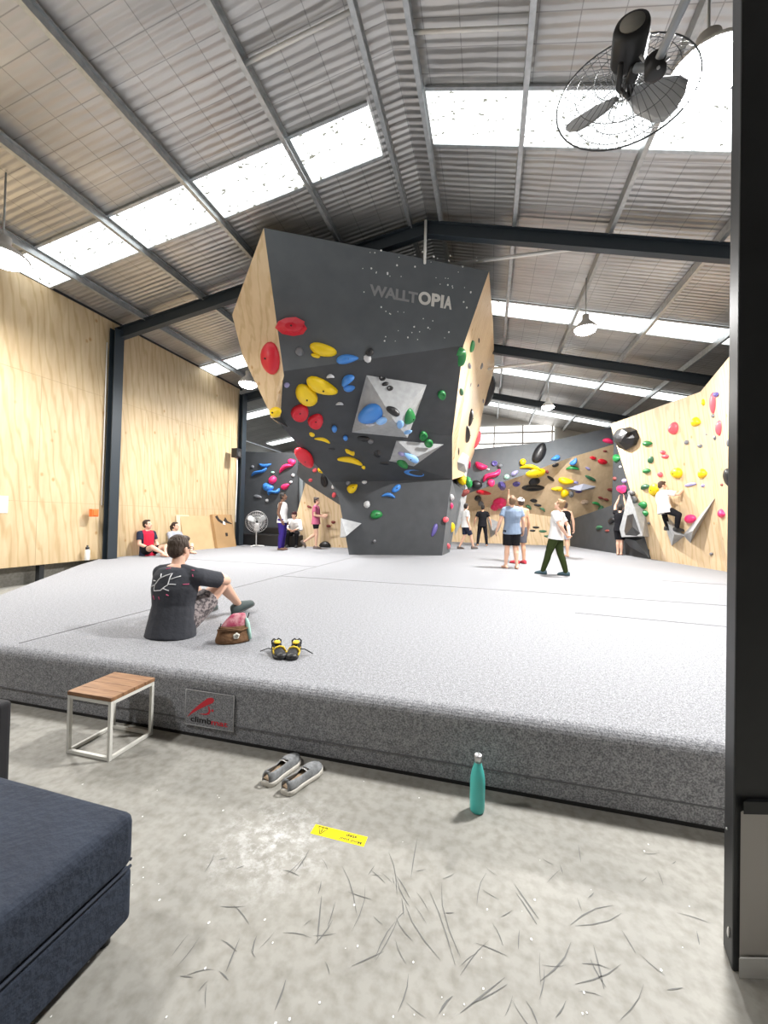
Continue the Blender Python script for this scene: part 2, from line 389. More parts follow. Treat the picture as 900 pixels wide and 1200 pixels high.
column(XL+.12,7.5,5.65,'black steel column in the plywood side wall with orange box on it',.14,.24)
column(XL+.12,12.5,5.65,'black steel column at the far end of the plywood side wall',.14,.24)
# things on the left wall
p=atx(110,601,XL+.16)
o=thing('junction_box','small orange junction box on the edge of the black column','box',p)
MB().box(p+V((0,0,0)),(.09,.16,.17)).build('case',mat('orange_plastic',(.75,.16,.03),.5),o,bevel=.012)
MB().box(p+V((.05,0,0)),(.02,.11,.12)).build('cover',mat('orange_plastic',(.75,.16,.03),.5),o,bevel=.005)
mb=MB(); mb.tube([(XL+.03,7.33,5.3),(XL+.03,7.34,3.0),(XL+.03,7.33,1.6)],.012); tag(mb.build('cable',white,None,'c'),'thin white cable running down beside the near black column','cable')
p=atx(1,591,XL+.006)
o=thing('paper_notice','white paper notice pinned to the plywood at the left edge','notice',p)
MB().box(p,(.006,.22,.31)).build('sheet',white,o)
nb=MB()
for i in range(7): nb.box(p+V((.0036,.01,.11-.035*i)),(.0008,.15-.02*(i%3),.010))
nb.build('print',mat('notice_ink',(.30,.32,.42),.8),o)
p=atx(277,531,XL+.3)
o=thing('loudspeaker','small black loudspeaker box on the far black column','speaker',p)
MB().box(p,(.22,.25,.30)).build('cabinet',mat('black_plastic',(.012,.012,.013),.45),o,bevel=.015)
MB().lathe(p+V((.112,0,-.04)),[(.09,0),(.09,.006),(.075,.008),(.03,.0),(.0,.004)],20,Matrix.Rotation(R(90),3,'Y')).build('cone',mat('speaker_cone',(.05,.05,.05),.6),o)
mb=MB(); mb.tube([p+V((.0,.05,-.15)),p+V((.02,.05,-.9)),p+V((.0,.06,-1.75)),p+V((0,.06,-2.3))],.018); tag(mb.build('cable',white,None,'c'),'white cable hanging below the loudspeaker on the far column','cable')
# ---- crash mat
P=[atz(0,695),atz(89,662)]
dirL=(P[1]-P[0]).normalized(); fl=P[0]-dirL*((P[0].y-2.31)/dirL.y)
corner=P[1]
outline=[(fl.x,2.31),(1.45,2.31),(1.45,2.0),(XR-.05,2.0),(XR-.05,Y1-.3),(-10.3,Y1-.3),(-10.3,12.75),(XL+.02,12.7),(XL+.02,7.66),(XL+.26,7.64),(XL+.26,7.3),(XL+.03,7.28),(corner.x,corner.y)]
n_=len(outline)
o=thing('crash_mat','huge grey carpeted crash mat covering the climbing hall floor','mat',(-1,8,0))
bm_=MB().use(carpet); bm_.add([(x,y,z) for z in (0.0,MAT) for x,y in outline],[tuple(range(n_))[::-1],tuple(range(n_,2*n_))]+[(i,(i+1)%n_,(i+1)%n_+n_,i+n_) for i in range(n_)])
cov=bm_.build('carpet_cover',carpet,o,bevel=.07,seg=6); cov.modifiers['bevel'].limit_method='WEIGHT'
wt=cov.data.attributes.new('bevel_weight_edge','FLOAT','EDGE'); vv=cov.data.vertices
for e in cov.data.edges: wt.data[e.index].value=1.0 if all(vv[i].co.z>MAT/2 for i in e.vertices) else .0
def seam(pts,w=.012):
    mb=MB(); 
    for a,b in zip(pts,pts[1:]): mb.bar(V(a)+V((0,0,.0)),V(b)+V((0,0,.0)),w,.006)
    mb.build('seam',seamm,o)
sy=MAT+.0005
seam([(-3.56,2.42,sy),(-3.53,4.9,sy),(-3.5,8,sy),(-3.47,10.4,sy)])
seam([(-3.5,6.5,sy),(-1.5,6.5,sy),(.4,6.52,sy),(3.2,6.4,sy),(5,6.4,sy)])
seam([(3.2,8.8,sy),(5.2,8.6,sy)]); seam([(-3.5,8.0,sy),(-8.2,8.1,sy)],.006); seam([(1.0,5.2,sy),(4,4.9,sy)],.006)
seam([(fl.x+.1,2.266+.04,.105),(1.4,2.308,.105)],.006)
seam([(1.12,2.308,.03),(1.12,2.308,.36)],.006)
lip=MB(); lip.bar((fl.x,2.312,.008),(1.45,2.312,.008),.02,.016); lip.build('base_edging',mat('black_rubber',(.01,.01,.01),.8),o)
# logo patch
pc=atp(219,807,(V((0,2.306,0)),V((0,-1,0)))); pd=atp(274,857,(V((0,2.306,0)),V((0,-1,0))))
lp=MB().use(carpet); w_=pd.x-pc.x; h_=pc.z-pd.z; cx=(pc.x+pd.x)/2; cz=(pc.z+pd.z)/2
lp.box((cx,2.303,cz),(w_,.008,h_)); patch=lp.build('logo_patch',carpet,o,bevel=.002)
st=MB()
for a,b in (((-.5,-.5),(.5,-.5)),((.5,-.5),(.5,.5)),((.5,.5),(-.5,.5)),((-.5,.5),(-.5,-.5))):
    st.tube([(cx+a[0]*w_,2.299,cz+a[1]*h_),(cx+b[0]*w_,2.299,cz+b[1]*h_)],.0025,6)
st.build('piping',mat('grey_piping',(.5,.5,.51),.9),patch)
red=mat('logo_red',(.70,.03,.05),.6); blk=mat('logo_black',(.015,.015,.017),.7)
def lpt(u,v,y=2.2975): return V((cx+(u-.5)*w_,y,cz+(v-.5)*h_))
sw=MB(); A=[(.04,.20),(.14,.40),(.30,.63),(.46,.83),(.52,.86),(.57,.86),(.60,.80),(.57,.72),(.45,.62),(.28,.47),(.14,.32)]
sw.prism([lpt(*q) for q in A],(0,.003,0)).build('logo_swoosh',red,patch)
cu=MB(); B=[(.30,.35),(.42,.34),(.50,.38),(.53,.47),(.50,.60),(.475,.60),(.49,.47),(.46,.40),(.41,.375)]
cu.prism([lpt(*q) for q in B],(0,.003,0)); cu.prism([lpt(.57+.025*math.cos(t*PI/5),.50+.035*math.sin(t*PI/5)) for t in range(10)],(0,.003,0)); cu.build('logo_climber',red,patch)
t1=MB(); puttext(t1,'climb',lpt(.12,.10),V((.43*w_,0,0)),V((0,0,.16*h_)),V((0,-1,0)),.0008,.012).build('lettering',blk,patch)
t2=MB(); puttext(t2,'mat',lpt(.555,.10),V((.33*w_,0,0)),V((0,0,.125*h_)),V((0,-1,0)),.0008,.012).build('lettering',red,patch)
# ---- near column and low wall on the right
pa=atz(847,1106,0); pbb=atz(858,1139,0)
o=thing('steel_column','tall black steel column close by at the right edge of view','column',(pa+pbb)/2)
dv=(pbb-pa); t_=dv.normalized(); nr=V((-t_.y,t_.x,0)); 
if nr.x<0: nr=-nr
wdir=V((math.cos(YAW),math.sin(YAW),0)); q=[pa,pbb,pbb+wdir*.16,pa+wdir*.16]
MB().prism([x for x in q],(0,0,roofz(.8)-.02)).build('shaft',blacksteel,o,bevel=.006)
bt=MB(); bt.ball(pbb-t_*.03-nr*.003+V((0,0,.10)),(.004,.004,.018)); bt.build('marking',white,o)
bt=MB(); bt.lathe(pa+dv*.55-nr*.004+V((0,0,.43)),[(.004,0),(.004,.004),(.0,.005)],8,Matrix.Rotation(R(-90),3,'Y')); bt.build('bolt',galv,o)
w0=pbb+wdir*.018+V((wdir.y,-wdir.x,0))*.006
wd=(ray(900,700).normalized()); wdir=V((math.cos(YAW),math.sin(YAW),0))
mb=MB().use(lightgrey); th=(pa-pbb)*.5+wdir*.06
def wl(a,l,h0,h1,offs=0): 
    s_=V((wdir.y,-wdir.x,0))*offs; p0=w0+wdir*a+s_; p1=p0+wdir*l
    return [p0+V((0,0,h0)),p1+V((0,0,h0)),p1+V((0,0,h1)),p0+V((0,0,h1))]
mb.prism(wl(0,1.6,0,.52),th); mb.use(blacksteel); mb.prism(wl(0,1.6,.52,.56,.01),th); struct('wall_low',mb)
mb=MB().use(white); mb.prism(wl(-.012,1.6,0,.062,.012),th*.12); struct('baseboard_low',mb)
# ================================================================ climbing boulder and walls
def panel(name,pts,m,parent,th=.05,extra=None):
    """solid panel: polygon pts, thickened away from the climbers"""
    mb=MB().use(m); pts=[V(p) for p in pts]; c=sum(pts,V((0,0,0)))/len(pts)
    nn=V((0,0,0))
    for i in range(1,len(pts)-1): nn+=(pts[i]-pts[0]).cross(pts[i+1]-pts[0])
    nn.normalize()
    if nn.dot(EYE-c)<0: nn=-nn
    n=len(pts); back=[p-nn*th for p in pts]
    fs=[]
    fs+=[tuple(range(n)),tuple(range(n,2*n))[::-1]]
    for i in range(n): fs.append((i,(i+1)%n,(i+1)%n+n,i+n))
    mb.add(pts+back,fs,False)
    if extra: extra(mb)
    return mb.build(name,m,parent)
IJ=(atz(518,651)-atz(409,650)); nB=V((IJ.y,-IJ.x,0)).normalized()
b0=atz(409,650)
def PO(px,py,o): return atp(px,py,(b0+nB*o,nB))
A_=PO(309,267,4.2); B_=PO(573,318,4.2); C_=PO(332,435,3.4); BU=plane(A_,B_,C_); D_=atp(543,405,BU)
BP=(b0,nB); G_=atp(388,565,BP); Hh=atp(530,562,BP); I_=b0; J_=atz(518,651); G2=atp(397,583,BP); J2=atp(526,583,BP)
BM=plane(C_,D_,(G_+Hh)/2); E_=atp(328,497,BM); F_=atp(530,511,BM)
K_=atz(272,369,5.5); BL=plane(A_,C_,K_); L_=atp(284,416,BL); M_=atp(319,490,BL)
N0=atz(578,380,A_.z); BR=plane(B_,F_,N0); N1=atp(579.5,431,BR); N2=atp(567,476,BR); N3=atp(562,505,BR); N4=atp(555,532,BR); N5=atp(549,556,BR)
JR=atz(527,647); BS=plane(J_,JR,Hh); HR=atp(537,592,BS)
boulder=thing('climbing_boulder','towering dark grey freestanding climbing boulder in the middle of the hall','climbing boulder',((I_+J_)/2))
dotm=mat('bolt_hole_dots',(.75,.75,.73),.6)
def dots(mb):
    mb.use(dotm); rr=random.Random(11)
    for i in range(85):
        px=rr.uniform(425,562); py=rr.uniform(292,400)
        if 428<px<532 and 325+(px-430)*.16<py<357+(px-430)*.16: continue
        if px>560-(py-318)*.30: continue
        c=atp(px,py,BU)+BU[1]*.003; r=rr.choice((.009,.012,.018)); ux=(B_-A_).normalized(); uy=ux.cross(BU[1])
        mb.add([c+ux*r*math.cos(t*PI/3)+uy*r*math.sin(t*PI/3) for t in range(6)],[tuple(range(6))],False)
panel('upper_panel',[A_,B_,D_,C_],wallgrey2,boulder,extra=dots)
panel('overhang_panel',[C_,D_,F_,Hh,G_,E_],wallgrey,boulder)  # darker than the upper panel: shading of the steeper lean is coloured in
panel('pillar_panel',[G_,Hh,J2,J_,I_,G2],wallgrey,boulder)
panel('side_panel',[C_,A_,K_,L_,M_],ply_climb,boulder); panel('side_panel',[C_,M_,E_],ply_climb,boulder)
panel('side_panel',[D_,B_,N0,N1,N2,N3,N4,N5,Hh,F_],ply_climb,boulder)
panel('pillar_side',[Hh,HR,JR,J_,J2],wallgrey2,boulder)
mb=MB().use(wallgrey)
Lf=[K_,L_,M_,E_,G_,G2,I_]; Rt=[N0,N1,N2,N5,HR,(HR+JR)/2,JR]
Bk=[aty(345,405,9.3),aty(352,440,9.4),aty(360,495,9.7),aty(372,520,10.2),aty(402,560,10.9),aty(412,590,11.2),aty(420,646,11.4)]
for i in range(6):
    mb.add([Lf[i],Bk[i],Bk[i+1],Lf[i+1]],[(0,1,2),(0,2,3)],False); mb.add([Bk[i],Rt[i],Rt[i+1],Bk[i+1]],[(0,1,2),(0,2,3)],False)
mb.add([A_,B_,N0,Bk[0],K_],[(0,1,2),(0,2,3),(0,3,4)],False); mb.build('back_panel',wallgrey,boulder)
# lettering on the upper panel
la=atp(433,346,BU); lb=atp(529,363,BU); lc=atp(433.5,333.5,BU); n_=BU[1]
ux=(lb-la); uy=(lc-la)
silver=mat('dull_silver_letters',(.24,.24,.245),.45); cream=mat('pale_letters',(.60,.585,.55),.5)
t1=MB(); puttext(t1,'WALLT',la+n_*.004,ux*.575,uy*1.05,n_,.004,.035,.93).build('lettering',silver,boulder)
t2=MB()
for ch,u0,u1 in (('O',.585,.735),('P',.745,.850),('I',.858,.893),('A',.90,1.0)):
    puttext(t2,ch,la+ux*u0+n_*.004,ux*(u1-u0),uy*1.25,n_,.008,.04)
t2.build('lettering',cream,boulder)
# ---- right plywood climbing wall
w1=atz(763,655); w2=atz(849,669.5); w3=atz(876,678); t1_=atz(715,497,4.9); t2_=atz(821,459,4.95); t3_=atz(871,398,4.95)
RA=plane(w1,w2,t1_); t2_=atp(821,459,RA); RB=plane(w2,w3,t2_); t3_=atp(871,398,RB)
e3=w3+(w3-w2)*.8; e3t=t3_+(t3_-t2_)*.35
rw=thing('climbing_wall','tall pale plywood climbing wall on the right, bearing the climber','climbing wall',w2)
panel('wide_panel',[w1,w2,t2_,t1_],ply_climb,rw,.12); panel('narrow_panel',[w2,e3,e3t,t3_,t2_],ply_climb,rw,.12)
# ---- back climbing wall: kicker, overhang, band
KW=(V((0,20.0,0)),V((0,-1,0))); BD=(V((0,18.0,0)),V((0,-1,0)))
def kk(px,py): return atp(px,py,KW)
def bb(px,py): return atp(px,py,BD)
T=[bb(520,528.5),bb(559,526),bb(640,518),bb(724,499)]
r1=[bb(520,590),bb(537,582),bb(570,571),bb(613,557),bb(641,546),bb(672,535),bb(728,518)]
r2=[kk(520,606),kk(545,602),kk(570,594),kk(610,600),kk(668,609),kk(740,586)]
base=[V((r2[0].x,20,MAT)),V((r2[-1].x,20,MAT))]
bw=thing('climbing_wall','long back climbing wall with slate band above overhanging plywood','climbing wall',(1.5,20,MAT))
panel('band_panel',T+r1[::-1],wallgrey2,bw,.08)
panel('kicker_panel',[base[0]]+r2+[base[1]],ply_climb,bw,.08)
mb=MB().use(ply_shaded)
for a,b,c in ((r1[0],r1[1],r2[0]),(r1[1],r2[1],r2[0]),(r1[1],r1[2],r2[1]),(r1[2],r2[2],r2[1]),(r1[2],r1[3],r2[2]),(r1[3],r2[3],r2[2]),(r1[3],r1[4],r2[3]),(r1[4],r1[5],r2[3]),(r1[5],r2[4],r2[3]),(r1[5],r1[6],r2[4]),(r1[6],r2[5],r2[4])): mb.add([a,b,c],[(0,1,2)],False)
mb.build('overhang_panel',ply_shaded,bw)
OV=plane(r1[3],r1[5],(r2[3]+r2[4])/2)
# return wall, slate
q0=atz(668,638); q0=V((q0.x*20/q0.y,20,MAT)) if q0.y>20 else q0
q1=V((w1.x-.05,w1.y+.05,MAT)); vd=(q1-q0); nv=V((vd.y,-vd.x,0)).normalized(); 
if nv.dot(EYE-q0)<0: nv=-nv
RT=(q0,nv)
rtw=thing('climbing_wall','slate return wall in the corner between back wall and plywood wall','climbing wall',(q0+q1)/2)
def rt(px,py): return atp(px,py,RT)
panel('lower_panel',[q0,rt(668,609),rt(717,592),rt(764,600),q1],wallgrey,rtw,.06); panel('upper_panel',[rt(717,592),rt(719,521),rt(716,500),rt(766,492),rt(764,600)],wallgrey,rtw,.06)
# ---- far left wall
FL=(V((0,13.5,0)),V((0,-1,0)))
fw=thing('climbing_wall','charcoal climbing wall at far left behind the pedestal fan','climbing wall',(-7.6,13.5,MAT))
fa=atp(279,640,FL); fb=atp(349,640,FL); fa.z=fb.z=MAT
panel('panel',[fa,fb,atp(349,530.7,FL),atp(279,529,FL)],wallgrey,fw,.08)
# ---- far left angled facets beside the boulder
PLn=(V((0,14.2,0)),V((0.15,-1,0)).normalized())
pw=thing('climbing_wall','plywood and grey angled climbing wall seen left of the boulder pillar','climbing wall',atp(380,630,PLn))
pa_=atp(337,640,PLn); pa_.z=MAT; pb_=atp(412,640,PLn); pb_.z=MAT
def pl_(px,py): return atp(px,py,PLn)
panel('lower_panel',[pa_,pb_,pl_(412,600),pl_(397,591),pl_(358,566)],ply_climb,pw,.06)
GLn=plane(pl_(358,566),pl_(397,591),pl_(375,520)+V((0,-1.1,0)))
panel('upper_panel',[pl_(358,566),pl_(397,591),pl_(412,600),atp(412,548,GLn),atp(352,540,GLn),atp(347,556,GLn)],wallgrey2,pw,.06)
# ================================================================ volumes
def volume(base,apex,m,label,inn=None,group=None,lift=.0,subs=None):
    """base: world polygon on the wall, apex: list of points (ridge) or one point"""
    mb=MB().use(m); n=len(base)
    c=sum(base,V((0,0,0)))/n
    ap=apex if isinstance(apex,list) else [apex]
    if len(ap)==1: mb.add(base+ap,[(i,(i+1)%n,n) for i in range(n)]+[tuple(range(n))[::-1]],False)
    else:
        fs=subs or []; mb.add(base+ap,fs+[tuple(range(n))[::-1]],False)
    o=mb.build('climbing_volume',m,None,'c'); return tag(o,label,'climbing volume',group)
def bas(pl,*pts): return [atp(px,py,(pl[0]+pl[1]*-.01,pl[1])) for px,py in pts]
def apx(pl,px,py,h): return atp(px,py,(pl[0]+pl[1]*h,pl[1]))
vb=bas(BM,(429,439),(500.4,450.5),(478,513.4),(411.5,507)); va=apx(BM,461,492,.75); VT,VR_,VB,VL=[plane(vb[i],vb[(i+1)%4],va) for i in range(4)]
ub=bas(BM,(462,514),(524,519),(484,551),(446,541.5)); ua=apx(BM,487,536,.28); UT,UR,UB,UL=[plane(ub[i],ub[(i+1)%4],ua) for i in range(4)]
volume(bas(BM,(429,439),(500.4,450.5),(478,513.4),(411.5,507)),apx(BM,461,492,.75),volgrey,'big light grey four-sided pyramid on the overhang of the boulder')
volume(bas(BM,(462,514),(524,519),(484,551),(446,541.5)),apx(BM,487,536,.28),volgrey,'flat grey triangular volume just under the big pyramid on the boulder')
volume(bas(BP,(399.6,607),(424,613),(404,630),(398.5,630)),apx(BP,406,628,.45),volgrey,'light grey pointed volume low on the left of the boulder pillar')
volume(bas(BR,(529,539),(541,524),(550,535),(548,557),(532,556)),apx(BR,544,544,.25),volgrey,'pale grey volume low on the right side of the boulder')
volume(bas(RA,(771,592),(787,640),(803,628)),apx(RA,790,626,.35),volgrey,'left grey wedge of the V beneath the climber on the plywood wall')
volume(bas(RA,(839,582),(809,637),(800,627)),apx(RA,812,622,.35),volgrey,'right grey wedge of the V beneath the climber on the plywood wall')
bb_=bas(RT,(733,562),(726,622),(728.5,630),(756,630)); RTo=(RT[0]+RT[1]*.5,RT[1])
o=thing('climbing_volume','light grey truncated volume with a black hold in the right corner','climbing volume',rt(740,630))
f_=[atp(px,py,RTo) for px,py in ((737,577),(726,620),(728.5,629.5),(753,628),(744,596))]
mb=MB(); bk=bas(RT,(738,577),(727,620),(729,629),(762,629),(758,590)); mb.add(f_+bk,[(0,1,2,3,4)]+[(i,(i+1)%5,(i+1)%5+5,i+5) for i in range(5)],False); mb.build('shell',volgrey,o)
hb=MB(); qn=RT[1]; hb.add([atp(px,py,(RTo[0]+qn*.004,qn)) for px,py in ((735,604),(742,602),(750,625),(746,628),(733,627),(731.5,622))]+[atp(741,617,(RTo[0]+qn*.12,qn))],[(i,(i+1)%6,6) for i in range(6)],False); hb.build('dark_hold',mat('black_hold',(.03,.03,.032),.35),o)
volume(bas(RT,(728.5,630),(758,629),(761,654),(738,641)),apx(RT,745,634,.3),wallgrey2,'grey facet coloured in shadow low beneath the truncated grey volume in the corner')  # lower facet of the light volume, its shadow painted into the darker tone
volume(bas(KW,(571,606),(588,613),(585,622),(575,630)),apx(KW,577,622,.45),volgrey,'grey triangular volume low on back wall beside the person in black')
volume([atp(px,py,(V((0,16.5,0)),V((0,-1,0)))) for px,py in ((533,545),(546,541),(548,575),(541,612),(533,628))],aty(540,590,16.2),volgrey,'grey angled fin standing just right of the boulder pillar')
# ================================================================ holds
HC=dict(red=(.60,.012,.03),yel=(.80,.55,.004),blu=(.05,.22,.62),blk=(.012,.012,.014),grn=(.015,.20,.05),pnk=(.85,.03,.15),gry=(.16,.165,.18),sil=(.55,.56,.58),pur=(.10,.08,.28),lil=(.30,.28,.50),brn=(.22,.045,.04),wht=(.75,.75,.75),lbl=(.25,.48,.85),dgr=(.04,.14,.07),bei=(.72,.56,.42),lgn=(.35,.62,.50),cor=(.80,.10,.13))
HM={k:mat('hold_'+n,c,.42) for (k,c),n in zip(HC.items(),('red','yellow','blue','black','green','pink','grey','silver','purple','lilac','brown_red','white','light_blue','dark_green','beige','mint','coral'))}
sock=mat('bolt_socket',(.01,.01,.01),.6)
PLN=dict(BU=BU,BM=BM,BP=BP,BL=BL,BR=BR,BS=BS,RA=RA,RB=RB,KW=KW,OV=OV,BD=BD,RT=RT,FL=FL,PL=PLn,GL=GLn,VT=VT,VR=VR_,VB=VB,VL=VL,UT=UT,UR=UR,UB=UB,UL=UL,UN=(BM[0]+BM[1]*.02,BM[1]),UM=(BM[0]+BM[1]*.12,BM[1]),FN=(V((0,16.3,0)),V((0,-1,0))))
HOLDS=[]
_vs=[];_fs=[]
for _o in bw.children:
    _b=len(_vs); _vs+=[V(q.co)+V(bw.location) for q in _o.data.vertices]; _fs+=[[_b+i for i in p.vertices] for p in _o.data.polygons]
BT=BVHTree.FromPolygons(_vs,_fs)
_h=BT.ray_cast(EYE,ray(680,571).normalized()); LV=(_h[0],_h[1] if _h[1].dot(ray(680,571))<0 else -_h[1])
volume(bas(LV,(662,571.5),(684,566.6),(698.5,570),(696,573),(672,576)),apx(LV,680,575,.30),vollav,'lavender-grey flat volume jutting from the back overhang above two spectators')
def hold(pl,px,py,w,h,rot,st,mk,label,seed=None):
    P_=PLN[pl]; rd=ray(px,py).normalized()
    if pl in ('OV','KW','BD'):
        h_=BT.ray_cast(EYE,rd)
        if h_[0] is not None: P_=(h_[0],h_[1] if h_[1].dot(rd)<0 else -h_[1])
    n=P_[1]
    c=atp(px,py,P_); rr=R(rot); ca,sa=math.cos(rr),math.sin(rr)
    a=(atp(px+ca*w/2,py+sa*w/2,P_)-atp(px-ca*w/2,py-sa*w/2,P_))/2
    b=(atp(px-sa*h/2,py+ca*h/2,P_)-atp(px+sa*h/2,py-ca*h/2,P_))/2
    dep=(c-EYE).dot(-rz); la=w/2*dep/F; lb=h/2*dep/F
    if a.length>2.2*la: a*=2.2*la/a.length
    if b.length>2.2*lb: b*=2.2*lb/b.length
    th=min(la,lb)*{'ball':1.5,'dish':.9,'edge':.7,'bean':.9}.get(st,.95)
    rg=random.Random(int(px*7+py*13)); NS,NR=(18,7) if w*h>60 else (12,5)
    low=st=='facet'
    if low: NS,NR=9,4
    vs=[];fs=[]; ph=rg.uniform(0,6.28); am=rg.uniform(.03,.09)
    for i in range(NR+2):
        if i==0: rad,z=1.0,-.12
        else:
            t=(i-1)/NR*PI/2; rad,z=math.cos(t),math.sin(t)
            if st=='edge': z=z**.5
            if st=='ball': rad=math.sin(.55+t*(PI-.55)/(PI/2)) if t<PI/2 else 0; z=.5-.5*math.cos(.55+t*(PI-.55)/(PI/2))
            if st=='dish' and rad<.78: z=math.sin(math.acos(.78))-.42*(1-(rad/.78)**2)
        rad=max(rad,.03)
        for k in range(NS):
            u=2*PI*k/NS; x,y=rad*math.cos(u),rad*math.sin(u)
            q=1+am*math.sin(2*u+ph)+am*.6*math.sin(3*u+2*ph)
            if low: q*=1+(.32 if mk=='pnk' else .14)*math.sin(k*12.9898+i*4.1+ph)
            x*=q;y*=q
            if st=='drop': y*=(.74-.30*x)
            if st=='drip': y*=(.74+.30*x)
            if st=='bean': y=y*.5+(.6 if w>1.3*h else .3)*(x*x-.4)
            if st=='arch': y=y*.5-(.6 if w>1.3*h else .3)*(x*x-.4)
            if st=='ess': y=y*.5+.5*math.sin(x*2.6)
            zz=z*th*(1+.10*math.sin(2.3*x+ph)*(st in('blob','drop','drip','ess')))
            vs.append(c+a*x+b*y+n*zz)
    m=NR+2
    for i in range(m-1):
        for k in range(NS): fs.append((i*NS+k,i*NS+(k+1)%NS,(i+1)*NS+(k+1)%NS,(i+1)*NS+k))
    fs.append(tuple(range((m-1)*NS,m*NS))); fs.append(tuple(range(NS))[::-1])
    mb=MB().use(HM[mk]); mb.add(vs,fs,not low)
    o=mb.build('climbing_hold',HM[mk],None,c); tag(o,label,'climbing hold')
    if la>.11 and lb>.07 and st in('blob','drop','drip','dish','facet','edge'):
        top=c+n*(th*{'dish':.22,'edge':1.0}.get(st,.97)); s1=MB(); r=.018; u1=a.normalized(); u2=n.cross(u1)
        s1.loft([(top-n*.02,u1*r,u2*r),(top+n*.006,u1*r,u2*r)],10).build('bolt_socket',sock,o)
    HOLDS.append(label)
